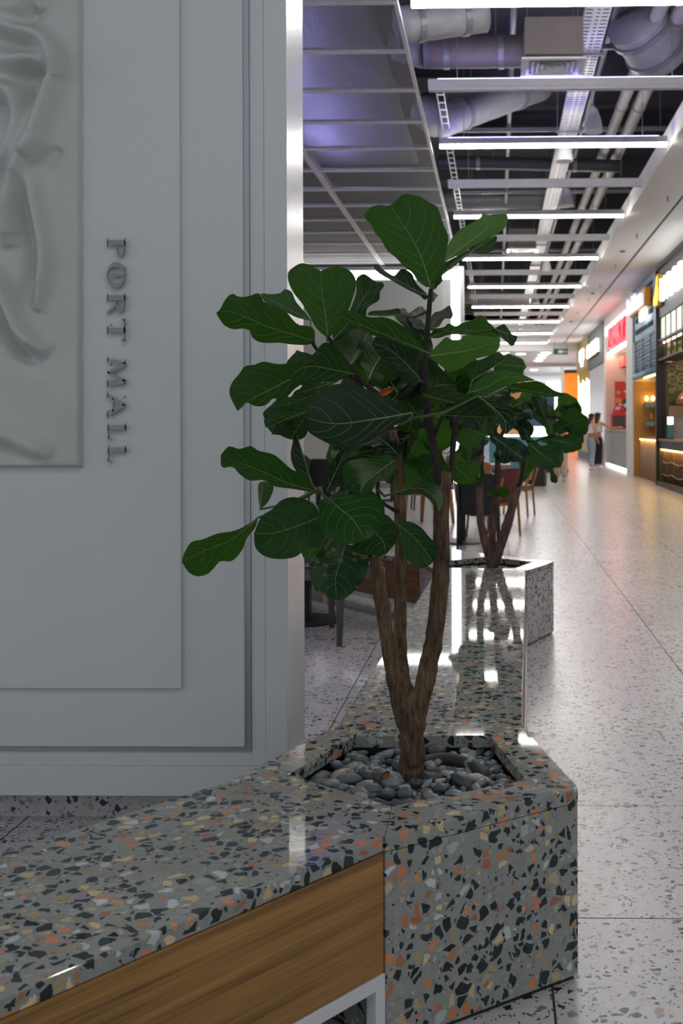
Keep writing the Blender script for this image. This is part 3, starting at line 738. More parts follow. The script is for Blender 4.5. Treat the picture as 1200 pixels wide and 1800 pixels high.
for i, (p, r) in enumerate(placed):
    pk = random.randrange(10)
    o = bpy.data.objects.new('pebble', peb[pk]); COL.objects.link(o)
    z = 0.380 + r * 0.50 + random.uniform(0.003, 0.020)
    o.location = (p.x, p.y, z); o.scale = (r * random.uniform(0.95, 1.35), r, r * random.uniform(0.9, 1.15))
    o.rotation_euler = (random.uniform(-0.35, 0.35), random.uniform(-0.35, 0.35), random.uniform(0, 6.28))
    side = ('in front of' if p.y < TRUNK1.y else 'behind') if abs(p.x - TRUNK1.x) < 0.09 else 'left of' if p.x < TRUNK1.x else 'right of'
    tag(o, 'smooth %s river pebble lying %s the near fig trunk' % (['slate blue', 'mid grey', 'slate blue', 'dark charcoal', 'mid grey', 'pale grey', 'slate blue', 'warm brownish', 'dark charcoal', 'mid grey'][pk], side), 'pebble', 'river pebbles in the near planter')
def pebble_bed(name, label, poly, z, count, rr, seed):
    rnd = random.Random(seed); b = MB(); k = 0
    lo = Vector((min(p.x for p in poly), min(p.y for p in poly))); hi = Vector((max(p.x for p in poly), max(p.y for p in poly)))
    bm = bmesh.new(); bmesh.ops.create_icosphere(bm, subdivisions=1, radius=1.0)
    base = [v.co.copy() for v in bm.verts]; bm.verts.index_update(); fc = [tuple(v.index for v in f.verts) for f in bm.faces]; bm.free()
    while k < count:
        p = Vector((rnd.uniform(lo.x, hi.x), rnd.uniform(lo.y, hi.y))); r = rnd.uniform(*rr)
        if not inside(p, poly, r * 0.6): continue
        a = rnd.uniform(0, 6.28); mi = rnd.randrange(3)
        b.add([(p.x + r * (v.x * 1.25 * math.cos(a) - v.y * 0.85 * math.sin(a)), p.y + r * (v.x * 1.25 * math.sin(a) + v.y * 0.85 * math.cos(a)), z + r * 0.55 * v.z + rnd.uniform(0, 0.006)) for v in base], fc, mi); k += 1
    o = b.build(name, pe_mats[:3], None, True); tag(o, label, 'pebbles', None, 'stuff'); return o
pebble_bed('pebble_bed', 'lower layer of grey pebbles under the near fig tree', poly1, 0.384, 520, (0.014, 0.022), 5)
pebble_bed('pebble_bed', 'grey pebbles covering the soil of the farther planter', IN2, 0.395, 420, (0.014, 0.024), 6)
# irrigation hose and dead leaf
def hose():
    pts = [G(x, y, z) for x, y, z in ((742, 1342, .404), (770, 1336, .408), (800, 1338, .410), (830, 1348, .408), (850, 1366, .400), (848, 1384, .372))]
    pts, r = smooth_path(pts, [0.019] * 6)
    o = MB().tube(pts, r, 12).build('irrigation_hose', 'hose', None, True); tag(o, 'black irrigation hose half buried in the pebbles right of trunk', 'hose')
    pts = [G(x, y, z) for x, y, z in ((606, 1390, .37), (592, 1376, .393), (598, 1362, .396), (612, 1352, .385), (630, 1344, .37))]
    pts, r = smooth_path(pts, [0.016] * 5)
    o = MB().tube(pts, r, 12).build('irrigation_hose', 'hose', None, True); tag(o, 'black irrigation hose end among the pebbles left of trunk', 'hose')
M['hose'] = plain('black_hose', (0.022, 0.022, 0.025), 0.6)
hose()
# ------------------------------------------------------------------ fiddle-leaf figs
PROF = [(0.0, 0.02), (0.03, 0.24), (0.09, 0.40), (0.18, 0.46), (0.30, 0.52), (0.42, 0.66), (0.56, 0.88), (0.68, 0.99), (0.78, 1.0), (0.87, 0.90), (0.94, 0.68), (0.985, 0.36), (1.0, 0.04)]
def prof(t):
    for (a, x), (b, y) in zip(PROF, PROF[1:]):
        if t <= b: 
            k = (t - a) / (b - a); k = k * k * (3 - 2 * k) * 0.3 + k * 0.7
            return x + (y - x) * k
    return 0.04
def leaf(tree, b, t, wpx, u=0, mat='leaf_a', roll=0.0, bend=0.06, fold=0.10, wave=0.11, Yb=2.93, Yt=None, seed=0, stems=None, cell=(16, 10), prot=None):
    """b, t: pixels of leaf base and tip; Yb, Yt: their distance; u=1 shows its underside; roll turns it about the midrib"""
    Yt = Yb if Yt is None else Yt
    A, B = P(b[0], b[1], Yb), P(t[0], t[1], Yt)
    d = B - A; L = d.length; a = d / L
    toc = (CAM_P - (A + B) / 2).normalized()
    n0 = (toc - a * toc.dot(a)).normalized()
    n = Matrix.Rotation(R(roll), 3, a) @ n0
    if u: n = -n
    s = a.cross(n)
    hw = wpx / 2 * ((Yb + Yt) / 2) / FPX / max(0.4, abs(math.cos(R(roll))))
    ph = seed * 1.7
    def S(tt, v):
        tt_ = tt - 0.045 * max(0, (tt - 0.9) / 0.1) * (1 - min(1, abs(v) * 2.2))       # slight notch at the apex
        w = hw * prof(tt) * (1.05 + 0.07 * math.sin(9 * tt + ph + (2 if v > 0 else 0)) + 0.035 * math.sin(21 * tt + ph * 2 + (1 if v > 0 else 0)))
        z = bend * L * 4 * tt * (1 - tt) * 0.6 - bend * L * 1.2 * tt ** 3
        z += fold * abs(v) ** 1.3 * hw * prof(tt) * 2
        z += wave * hw * 1.6 * abs(v) ** 2 * math.sin(tt * (11 + seed % 4) + ph + (1.9 if v > 0 else 0))
        side = 0.03 * L * math.sin(math.pi * tt) * math.sin(ph)
        return A + a * (tt_ * L) + s * (v * w + side) + n * z
    m = MB(); ve = MB(); nu, nv = cell
    m.grid(lambda i, j: S(i, j * 2 - 1), nu, nv, 0)
    def strip(path, w0, w1):
        for off in (1, -1):
            pts = []
            k = len(path)
            for i, (tt, v) in enumerate(path):
                p = S(tt, v); q = S(*path[min(i + 1, k - 1)]) - S(*path[max(i - 1, 0)])
                e = 1e-3
                N = (S(min(tt + e, 1), v) - S(max(tt - e, 0), v)).cross(S(tt, v + e) - S(tt, v - e))
                N = N.normalized() if N.length > 1e-12 else n
                if N.dot(n) < 0: N = -N
                cr = q.cross(N); cr = cr.normalized() if cr.length > 1e-12 else s
                w = w0 + (w1 - w0) * i / (k - 1)
                pts.append((p + N * off * 0.0008 - cr * w, p + N * off * (0.0012 + w * 0.5), p + N * off * 0.0008 + cr * w))
            base = len(ve.v)
            for tr in pts: ve.v += [tuple(x) for x in tr]
            for i in range(k - 1):
                for j in (0, 1):
                    q = base + i * 3 + j; f = (q, q + 1, q + 4, q + 3)
                    ve.f.append(f if off > 0 else f[::-1]); ve.m.append(0)
    px = L / 0.30
    strip([(0.02 + 0.93 * i / 12, 0) for i in range(13)], 0.0030 * px, 0.0007)
    rnd = random.Random(seed * 31 + 5)
    for sd in (1, -1):
        for t0, reach in ((0.05, 0.20), (0.17, 0.26), (0.32, 0.24), (0.47, 0.22), (0.62, 0.18), (0.76, 0.12)):
            t0 += rnd.uniform(-0.03, 0.03)
            path = [(min(0.97, t0 + reach * (0.55 * f + 0.45 * f * f)), sd * 0.88 * f) for f in [i / 6 for i in range(7)]]
            strip(path, 0.0008 * px, 0.0003)
    lf = m.build('leaf', M[mat], tree, True); ve.build('veins', M['vein'], lf, True)
    if stems:
        q = min(stems, key=lambda z: (z - A).length)
        if (q - A).length < 0.32:
            mid = (q + A) / 2 - Vector((0, 0, 0.012))
            MB().tube([q, mid, A, S(0.03, 0)], [0.0042 * px, 0.0032 * px, 0.003 * px, 0.002], 6).build('petiole', M['petiole'], lf, True)
    return lf


# ---- leaves whose outline and midrib follow the tree as seen; each lies at its own distance, tilted, bent and rippled
CROP = {'T': (620, 340, 4.0), 'A': (310, 330, 2.0), 'K': (380, 450, 4.0), 'Lw': (440, 740, 4.615), 'S': (300, 316, 1.954), 'M': (560, 560, 5.0), 'N': (640, 420, 6.0), 'Rr': (730, 540, 4.0)}
def resample(pts, n):
    pts = [Vector((p[0], p[1], 0)) for p in pts]
    if len(pts) > 2: pts, _ = smooth_path(pts, [0] * len(pts), 4)
    d = [0.0]
    for a, b in zip(pts, pts[1:]): d.append(d[-1] + (b - a).length)
    out = []
    for i in range(n + 1):
        s = d[-1] * i / n; k = 0
        while k < len(d) - 2 and d[k + 1] < s: k += 1
        f_ = (s - d[k]) / max(1e-9, d[k + 1] - d[k]); out.append(pts[k].lerp(pts[k + 1], min(1, f_)))
    return out
def traced(tree, crop, base, sa, tip, sb, mid=(), u=0, mat='leaf_a', Yb=2.93, Yt=None, tilt=0.0, bend=0.0, fold=0.15, seed=1, stems=None):
    ox, oy, k = CROP[crop]; cv = lambda p: (ox + p[0] / k, oy + p[1] / k)
    Yt = Yb if Yt is None else Yt
    NU = 30
    A = resample([cv(p) for p in [base] + list(sa) + [tip]], NU); B = resample([cv(p) for p in [base] + list(sb) + [tip]], NU)
    C = resample([cv(p) for p in [base] + list(mid) + [tip]], NU)
    at = lambda Q, t: Q[min(int(t * NU), NU - 1)].lerp(Q[min(int(t * NU), NU - 1) + 1], t * NU - min(int(t * NU), NU - 1))
    L = (C[-1] - C[0]).length * Yb / FPX; ph = seed * 1.7
    def S(t, v):
        t = max(0.0, min(1.0, t)); m = at(C, t); e = at(A if v < 0 else B, t); q = m.lerp(e, abs(v))
        w = (e - m).length * Yb / FPX
        Y = Yb + (Yt - Yb) * t + tilt * v * w - bend * L * 4 * t * (1 - t) + fold * w * abs(v) ** 1.4 * 0.6
        Y += 0.07 * w * v * v * math.sin(t * (12 + seed % 4) + ph + (1.9 if v > 0 else 0))
        return P(q.x, q.y, Y)
    m = MB(); ve = MB(); nv = 10
    m.grid(lambda i, j: S(i, j * 2 - 1), NU, nv, 0)
    c = S(0.5, 0); n = (S(0.52, 0) - S(0.48, 0)).cross(S(0.5, 0.05) - S(0.5, -0.05)).normalized()
    fq = m.f[(NU // 2) * nv + nv // 2]; pv = [Vector(m.v[i]) for i in fq]
    fn_ = (pv[1] - pv[0]).cross(pv[2] - pv[1])
    if (fn_.dot(CAM_P - c) > 0) == bool(u): m.f = [q[::-1] for q in m.f]
    if n.dot(CAM_P - c) < 0: n = -n
    px = max(0.6, min(1.2, L / 0.28))
    def strip(path, w0, w1):
        kk = len(path)
        for off in (1, -1):
            b0 = len(ve.v)
            for i, (t, v) in enumerate(path):
                p = S(t, v); q = S(*path[min(i + 1, kk - 1)]) - S(*path[max(i - 1, 0)])
                cr = q.cross(n); cr = cr.normalized() if cr.length > 1e-9 else Vector((1, 0, 0))
                w = w0 + (w1 - w0) * i / (kk - 1)
                ve.v += [tuple(p + n * off * 0.0010 - cr * w), tuple(p + n * off * (0.0014 + w * 0.5)), tuple(p + n * off * 0.0010 + cr * w)]
            for i in range(kk - 1):
                for j in (0, 1):
                    q = b0 + i * 3 + j; fc = (q, q + 1, q + 4, q + 3); ve.f.append(fc if off > 0 else fc[::-1]); ve.m.append(0)
    strip([(0.01 + 0.96 * i / 14, 0) for i in range(15)], 0.0026 * px, 0.0006)
    rnd = random.Random(seed * 31 + 5)
    for sd in (1, -1):
        for t0, reach in ((0.06, 0.22), (0.20, 0.28), (0.36, 0.27), (0.53, 0.24), (0.70, 0.18)):
            t0 += rnd.uniform(-0.035, 0.035)
            strip([(min(0.97, t0 + reach * (0.45 * g_ + 0.55 * g_ * g_)), sd * 0.86 * g_) for g_ in [i / 7 for i in range(8)]], 0.0009 * px, 0.0003)
    lf = m.build('leaf', M[mat], tree, True); ve.build('veins', M['vein'], lf, True)
    if stems:
        a = S(0, 0); q = min(stems, key=lambda z: (z - a).length)
        if (q - a).length < 0.35: MB().tube([q, (q + a) / 2 - Vector((0, 0, 0.012)), a, S(0.03, 0)], [0.0045, 0.0034, 0.003, 0.002], 6).build('petiole', M['petiole'], lf, True)
    return lf
TR = [
 dict(crop='T', base=(545, 655), sa=[(520, 662), (450, 610), (420, 560), (355, 510), (300, 450), (240, 400), (195, 320), (150, 270), (128, 212), (100, 198), (80, 150), (130, 95), (190, 80), (235, 88)], tip=(262, 84),
      sb=[(575, 662), (625, 625), (632, 590), (612, 572), (640, 500), (652, 420), (672, 330), (665, 280), (640, 230), (615, 150), (590, 90), (530, 60), (480, 25), (420, 10), (370, 0), (330, 22), (295, 60)], mid=[(480, 450), (410, 310), (330, 190)], u=1, mat='leaf_a', Yb=2.95, Yt=2.88, tilt=0.25, seed=3),
 dict(crop='T', base=(640, 480), sa=[(640, 440), (660, 380), (700, 310), (760, 250), (850, 200), (900, 165), (910, 135), (950, 150), (1030, 143), (1080, 146)], tip=(1092, 165), sb=[(700, 452), (780, 415), (840, 372), (900, 345), (960, 312), (1020, 280), (1060, 250), (1085, 210)], mid=[(780, 375), (900, 285), (1020, 205)], u=1, mat='leaf_e', Yb=2.97, Yt=3.15, tilt=-0.6, fold=0.4, seed=2),
 dict(crop='T', base=(612, 590), sa=[(625, 500), (680, 470), (760, 425), (850, 380), (910, 335), (960, 312)], tip=(1004, 296), sb=[(700, 520), (780, 460), (840, 425), (900, 428), (950, 415), (995, 400), (990, 375), (1015, 315)], mid=[(700, 500), (850, 400)], u=0, mat='leaf_a', Yb=2.98, Yt=3.22, tilt=0.8, seed=5),
 dict(crop='N', base=(680, 605), sa=[(640, 560), (560, 480), (530, 430), (505, 370), (450, 330), (400, 315), (355, 345), (315, 390), (240, 350), (180, 305), (120, 275)], tip=(92, 285), sb=[(640, 645), (580, 595), (500, 555), (440, 525), (360, 480), (280, 435), (200, 390), (130, 340)], mid=[(540, 548), (400, 465), (250, 400)], u=0, mat='leaf_c', Yb=2.95, Yt=2.74, tilt=-0.9, fold=0.6, seed=6),
 dict(crop='N', base=(695, 610), sa=[(710, 565), (740, 565)], tip=(778, 598), sb=[(700, 670), (735, 660), (748, 628)], u=0, mat='leaf_c', Yb=2.96, Yt=3.06, seed=7),
 dict(crop='N', base=(660, 965), sa=[(600, 955), (530, 940), (500, 890), (460, 840), (445, 790), (490, 770), (560, 720), (595, 707)], tip=(612, 712), sb=[(665, 860), (655, 780), (640, 740)], mid=[(620, 880), (580, 790)], u=0, mat='leaf_c', Yb=2.97, Yt=3.2, tilt=0.5, seed=8),
 dict(crop='N', base=(665, 965), sa=[(670, 880), (700, 830), (740, 775), (800, 760), (850, 730), (890, 702), (912, 720)], tip=(938, 798), sb=[(720, 950), (790, 920), (810, 890), (850, 842), (915, 840)], mid=[(760, 850), (850, 800)], u=0, mat='leaf_c', Yb=2.97, Yt=3.2, tilt=0.5, seed=9),
 dict(crop='Rr', base=(95, 215), sa=[(110, 180), (150, 150), (200, 140), (235, 112), (280, 135), (330, 110), (400, 90), (440, 58), (470, 60), (510, 100), (550, 140)], tip=(602, 215), sb=[(160, 218), (230, 196), (300, 190), (380, 195), (450, 200), (530, 207)], mid=[(230, 170), (380, 160), (500, 175)], u=1, mat='leaf_a', Yb=2.95, Yt=2.82, tilt=0.8, seed=10),
 dict(crop='Rr', base=(555, 155), sa=[(590, 130), (625, 120), (650, 150), (680, 190)], tip=(718, 208), sb=[(600, 208), (640, 245), (668, 270), (695, 262)], u=0, mat='leaf_c', Yb=2.83, Yt=2.80, seed=11),
 dict(crop='Rr', base=(85, 345), sa=[(130, 290), (180, 240), (215, 208), (260, 230), (320, 225), (335, 200), (420, 195), (520, 205), (590, 215)], tip=(596, 240), sb=[(150, 390), (200, 430), (235, 455), (320, 430), (380, 395), (430, 360), (500, 345), (560, 320), (590, 280)], mid=[(250, 325), (400, 300)], u=1, mat='leaf_e', Yb=2.99, Yt=3.16, tilt=-0.3, seed=12),
 dict(crop='Rr', base=(398, 515), sa=[(345, 430), (380, 418), (410, 385), (480, 360), (570, 315), (610, 330)], tip=(634, 364), sb=[(410, 490), (450, 440), (500, 420), (560, 388)], u=0, mat='leaf_a', Yb=3.08, Yt=3.2, tilt=0.4, seed=56),
 dict(crop='K', base=(785, 572), sa=[(740, 545), (690, 490), (660, 430), (600, 330), (550, 270), (510, 190), (503, 120), (540, 80), (590, 52), (640, 55), (680, 75)], tip=(735, 104), sb=[(810, 560), (850, 500), (890, 440), (930, 380), (960, 290), (985, 200), (970, 140), (930, 95), (860, 72), (790, 82)], mid=[(765, 400), (742, 250)], u=1, mat='leaf_a', Yb=2.87, Yt=2.84, seed=13),
 dict(crop='K', base=(815, 595), sa=[(880, 500), (930, 400), (960, 330), (985, 250), (985, 165), (1000, 142), (1040, 125)], tip=(1090, 158), sb=[(840, 602), (900, 562), (930, 530), (1000, 500), (1050, 430), (1055, 380), (1080, 350), (1145, 310), (1150, 250), (1180, 215), (1165, 180), (1130, 185)], mid=[(930, 470), (1020, 320), (1080, 230)], u=0, mat='leaf_a', Yb=2.89, Yt=3.06, tilt=-0.6, seed=14),
 dict(crop='K', base=(690, 600), sa=[(690, 520), (640, 490), (580, 485), (530, 440), (500, 400), (440, 370), (380, 340), (330, 320), (300, 260), (220, 285), (150, 285), (110, 262), (60, 310), (30, 370)], tip=(0, 400), sb=[(640, 625), (530, 622), (450, 610), (370, 612), (300, 605), (250, 570), (240, 530), (190, 510), (120, 515), (60, 490), (20, 440)], mid=[(480, 535), (340, 490), (200, 425), (50, 382)], u=1, mat='leaf_a', Yb=2.93, Yt=2.70, tilt=0.3, seed=15),
 dict(crop='K', base=(668, 455), sa=[(610, 380), (560, 320), (535, 260), (510, 240), (480, 232), (450, 260), (380, 268), (325, 262)], tip=(310, 270), sb=[(620, 447), (560, 430), (500, 400), (440, 372), (370, 342), (330, 310)], u=0, mat='leaf_a', Yb=2.99, Yt=3.14, tilt=0.6, seed=16),
 dict(crop='A', base=(890, 582), sa=[(860, 550), (820, 510), (780, 475), (730, 455), (680, 455), (620, 435), (580, 431)], tip=(560, 445), sb=[(860, 590), (820, 567), (770, 547), (720, 530), (660, 505), (600, 470)], mid=[(790, 540), (680, 495)], u=1, mat='leaf_a', Yb=2.92, Yt=2.66, tilt=0.7, seed=17),
 dict(crop='M', base=(880, 520), sa=[(890, 300), (830, 270), (750, 245), (680, 210), (600, 180), (540, 165), (490, 180)], tip=(465, 215), sb=[(860, 592), (800, 587), (740, 542), (700, 490), (680, 440), (640, 405), (580, 365), (530, 330), (490, 270)], mid=[(770, 400), (620, 270)], u=0, mat='leaf_c', Yb=2.93, Yt=2.74, tilt=0.3, seed=18),
 dict(crop='N', base=(620, 1050), sa=[(500, 1000), (430, 930), (340, 850), (320, 800), (370, 745), (400, 728)], tip=(422, 728), sb=[(610, 960), (520, 930), (500, 860), (440, 800), (450, 760)], u=0, mat='leaf_c', Yb=2.99, Yt=3.14, seed=19),
 dict(crop='N', base=(380, 800), sa=[(250, 815), (150, 812)], tip=(30, 805), sb=[(378, 745), (350, 730), (320, 735), (240, 750), (140, 755), (60, 765)], u=1, mat='leaf_a', Yb=3.05, Yt=3.16, tilt=0.5, seed=20),
 dict(crop='K', base=(970, 830), sa=[(900, 720), (850, 650), (800, 610), (745, 615), (700, 670), (660, 710), (630, 740), (600, 780), (540, 820)], tip=(500, 860), sb=[(920, 850), (860, 875), (780, 885), (700, 890), (620, 880), (560, 876)], mid=[(820, 800), (640, 775)], u=0, mat='leaf_a', Yb=2.88, Yt=2.68, tilt=0.4, fold=0.5, seed=21),
 dict(crop='K', base=(650, 800), sa=[(620, 730), (560, 750), (500, 755), (430, 760), (330, 742), (270, 765), (200, 775), (160, 830), (110, 890), (92, 970)], tip=(148, 1090), sb=[(640, 860), (600, 900), (550, 935), (500, 988), (450, 1012), (400, 1000), (370, 1030), (330, 1055), (270, 1055), (215, 1030), (185, 1062)], mid=[(520, 865), (360, 950), (220, 1020)], u=1, mat='leaf_a', Yb=2.93, Yt=2.72, tilt=0.2, seed=23),
 dict(crop='S', base=(830, 800), sa=[(790, 770), (740, 750), (690, 725), (620, 705), (560, 703), (510, 730), (475, 770)], tip=(456, 815), sb=[(770, 842), (720, 872), (680, 900), (620, 916), (560, 913), (510, 890), (470, 862)], mid=[(700, 822), (560, 838)], u=0, mat='leaf_c', Yb=2.70, Yt=2.46, tilt=0.2, seed=24),
 dict(crop='S', base=(868, 770), sa=[(862, 690), (868, 625), (890, 612), (920, 640), (950, 670)], tip=(982, 705), sb=[(890, 772), (930, 762), (975, 745)], mid=[(910, 710)], u=1, mat='leaf_a', Yb=3.0, Yt=3.12, seed=25),
 dict(crop='S', base=(835, 815), sa=[(770, 850), (740, 872), (742, 900), (768, 922)], tip=(790, 924), sb=[(850, 835), (850, 868), (842, 892), (815, 916)], u=1, mat='leaf_b', Yb=3.03, Yt=3.12, seed=26),
 dict(crop='S', base=(868, 738), sa=[(900, 712), (960, 720), (1010, 735), (1060, 750), (1090, 772)], tip=(1112, 802), sb=[(900, 772), (950, 768), (1020, 768), (1070, 780)], u=0, mat='leaf_c', Yb=2.92, Yt=2.70, tilt=0.8, seed=27),
 dict(crop='S', base=(898, 806), sa=[(940, 780), (1000, 760), (1060, 756), (1090, 772)], tip=(1130, 815), sb=[(930, 803), (980, 794), (1040, 788), (1090, 805)], u=0, mat='leaf_c', Yb=2.90, Yt=2.68, tilt=0.9, seed=28),
 dict(crop='Rr', base=(440, 625), sa=[(510, 690), (550, 730), (590, 795), (600, 855)], tip=(635, 892), sb=[(490, 640), (560, 655), (640, 690), (690, 715), (688, 770), (682, 830), (662, 872)], mid=[(560, 720), (630, 800)], u=0, mat='leaf_c', Yb=2.72, Yt=2.60, tilt=-0.3, seed=29),
 dict(crop='Rr', base=(370, 602), sa=[(400, 550), (440, 510), (500, 470), (560, 445), (640, 440), (720, 460), (790, 490)], tip=(845, 515), sb=[(400, 617), (450, 626), (520, 612), (580, 582), (640, 552), (700, 532), (780, 522)], mid=[(500, 560), (640, 490)], u=0, mat='leaf_e', Yb=3.06, Yt=3.2, tilt=0.5, fold=0.4, seed=30),
 dict(crop='Rr', base=(640, 562), sa=[(720, 535), (800, 522), (860, 520), (920, 548), (975, 585), (1030, 605)], tip=(1060, 632), sb=[(690, 600), (760, 595), (830, 612), (900, 626), (980, 630)], u=1, mat='leaf_a', Yb=3.18, Yt=3.05, seed=31),
 dict(crop='S', base=(497, 1068), sa=[(460, 1010), (420, 998), (378, 962), (350, 942), (300, 930), (275, 914), (235, 925), (200, 915)], tip=(172, 945), sb=[(470, 1070), (420, 1062), (350, 1052), (320, 1032), (270, 1033), (235, 1010), (212, 986), (175, 988)], mid=[(400, 1040), (300, 995)], u=0, mat='leaf_b', Yb=2.86, Yt=2.62, tilt=0.6, seed=32),
 dict(crop='S', base=(490, 1060), sa=[(430, 1000), (412, 950), (418, 905), (424, 880)], tip=(432, 872), sb=[(485, 1030), (472, 1005), (482, 975), (468, 950), (432, 930), (440, 895)], u=0, mat='leaf_c', Yb=2.88, Yt=2.96, seed=33),
 dict(crop='S', base=(306, 1132), sa=[(300, 1080), (301, 1045)], tip=(318, 1035), sb=[(330, 1112), (345, 1085), (352, 1052)], u=1, mat='leaf_b', Yb=2.92, Yt=3.04, seed=34),
 dict(crop='S', base=(300, 1160), sa=[(270, 1180), (220, 1205), (160, 1215), (110, 1235), (70, 1245), (45, 1285)], tip=(38, 1312), sb=[(290, 1195), (262, 1230), (245, 1272), (210, 1310), (170, 1310), (150, 1332), (125, 1355), (90, 1362), (60, 1347)], mid=[(210, 1235), (130, 1268)], u=1, mat='leaf_b', Yb=2.95, Yt=2.76, tilt=0.4, seed=35),
 dict(crop='S', base=(512, 1158), sa=[(490, 1112), (430, 1090), (380, 1100), (350, 1130), (310, 1158)], tip=(286, 1215), sb=[(530, 1230), (500, 1265), (470, 1260), (430, 1295), (370, 1303), (320, 1292), (290, 1262)], mid=[(430, 1190), (350, 1215)], u=0, mat='leaf_a', Yb=2.82, Yt=2.62, seed=36),
 dict(crop='Lw', base=(638, 630), sa=[(560, 640), (540, 680), (560, 740), (550, 800), (570, 870), (620, 945), (700, 962), (770, 997), (860, 990)], tip=(935, 962), sb=[(660, 590), (720, 574), (800, 590), (880, 596), (960, 590), (1020, 605), (1070, 650), (1090, 740), (1070, 830), (1040, 890), (990, 932)], mid=[(720, 710), (830, 800)], u=0, mat='leaf_b', Yb=2.70, Yt=2.50, seed=37),
 dict(crop='Lw', base=(1000, 900), sa=[(920, 950), (830, 1000), (820, 1040), (870, 1075), (960, 1088)], tip=(1095, 1085), sb=[(1060, 770), (1095, 758), (1140, 790), (1182, 850), (1195, 920), (1170, 1000)], mid=[(1080, 980)], u=0, mat='leaf_a', Yb=2.80, Yt=2.68, seed=38),
 dict(crop='Lw', base=(770, 1000), sa=[(680, 940), (620, 970), (560, 1060), (500, 1110), (475, 1170), (490, 1290), (520, 1370), (570, 1410), (640, 1425)], tip=(700, 1452), sb=[(830, 1010), (900, 1050), (955, 1100), (955, 1180), (930, 1270), (880, 1340), (820, 1400), (750, 1450)], mid=[(730, 1140), (690, 1270)], u=0, mat='leaf_d', Yb=2.84, Yt=2.74, seed=39),
 dict(crop='Lw', base=(640, 930), sa=[(520, 990), (440, 1010), (405, 1045)], tip=(432, 1112), sb=[(620, 990), (560, 1060), (475, 1138)], u=1, mat='leaf_b', Yb=2.92, Yt=2.98, seed=40),
 dict(crop='S', base=(772, 1178), sa=[(788, 1230), (800, 1290), (840, 1325), (870, 1335)], tip=(902, 1312), sb=[(820, 1174), (860, 1195), (890, 1230), (912, 1252), (914, 1285)], mid=[(840, 1232)], u=0, mat='leaf_a', Yb=2.96, Yt=2.84, tilt=-0.2, seed=41),
 dict(crop='Lw', base=(1165, 322), sa=[(1150, 280), (1100, 274), (1050, 300), (980, 302), (900, 300), (840, 312), (770, 340), (748, 400), (750, 470), (765, 530), (810, 575)], tip=(885, 592), sb=[(1185, 360), (1160, 420), (1110, 480), (1050, 490), (1010, 520), (970, 580)], mid=[(1030, 420), (930, 500)], u=0, mat='leaf_b', Yb=2.90, Yt=2.72, seed=42),
 dict(crop='S', base=(758, 1079), sa=[(800, 1066), (830, 1050), (860, 1030), (890, 1035), (925, 1060), (936, 1100)], tip=(922, 1142), sb=[(800, 1084), (850, 1078), (880, 1092), (905, 1122)], mid=[(850, 1060), (900, 1085)], u=0, mat='leaf_a', Yb=2.92, Yt=2.74, tilt=-0.6, seed=43),
 dict(crop='Lw', base=(600, 612), sa=[(555, 545), (600, 470), (640, 420), (660, 330), (720, 250)], tip=(795, 190), sb=[(660, 582), (720, 510), (750, 430), (752, 330), (800, 270), (850, 190)], u=0, mat='leaf_c', Yb=2.89, Yt=3.0, tilt=-0.4, fold=0.5, seed=44),
 dict(crop='Lw', base=(690, 330), sa=[(650, 270), (655, 215), (700, 205)], tip=(770, 206), sb=[(720, 270)], u=1, mat='leaf_b', Yb=3.05, Yt=3.12, seed=60),
 dict(crop='K', base=(650, 1082), sa=[(600, 1050), (540, 1080), (490, 1090), (440, 1075), (400, 1090), (350, 1130), (335, 1160)], tip=(348, 1207), sb=[(600, 1122), (530, 1147), (460, 1152), (410, 1157), (380, 1182)], u=0, mat='leaf_a', Yb=2.90, Yt=2.80, tilt=0.6, seed=46),
 dict(crop='K', base=(660, 1080), sa=[(560, 1130), (480, 1148), (418, 1165), (420, 1205), (450, 1260)], tip=(520, 1290), sb=[(650, 1150), (645, 1230), (602, 1287)], u=1, mat='leaf_c', Yb=2.98, Yt=3.06, seed=47),
 dict(crop='K', base=(730, 960), sa=[(640, 930), (560, 945), (530, 985), (480, 1000), (442, 1020)], tip=(438, 1060), sb=[(690, 1002), (640, 1032), (560, 1032), (510, 1080), (480, 1090)], u=0, mat='leaf_a', Yb=2.93, Yt=2.84, tilt=0.5, seed=48),
 dict(crop='K', base=(815, 892), sa=[(700, 890), (630, 885), (590, 930)], tip=(552, 972), sb=[(760, 932), (700, 962), (620, 977)], u=1, mat='leaf_a', Yb=2.92, Yt=2.86, seed=52),
 dict(crop='K', base=(935, 775), sa=[(878, 672), (910, 600), (935, 530), (1000, 508)], tip=(1092, 500), sb=[(980, 742), (1020, 682), (1062, 650), (1096, 580)], u=1, mat='leaf_a', Yb=2.94, Yt=3.08, seed=50),
]

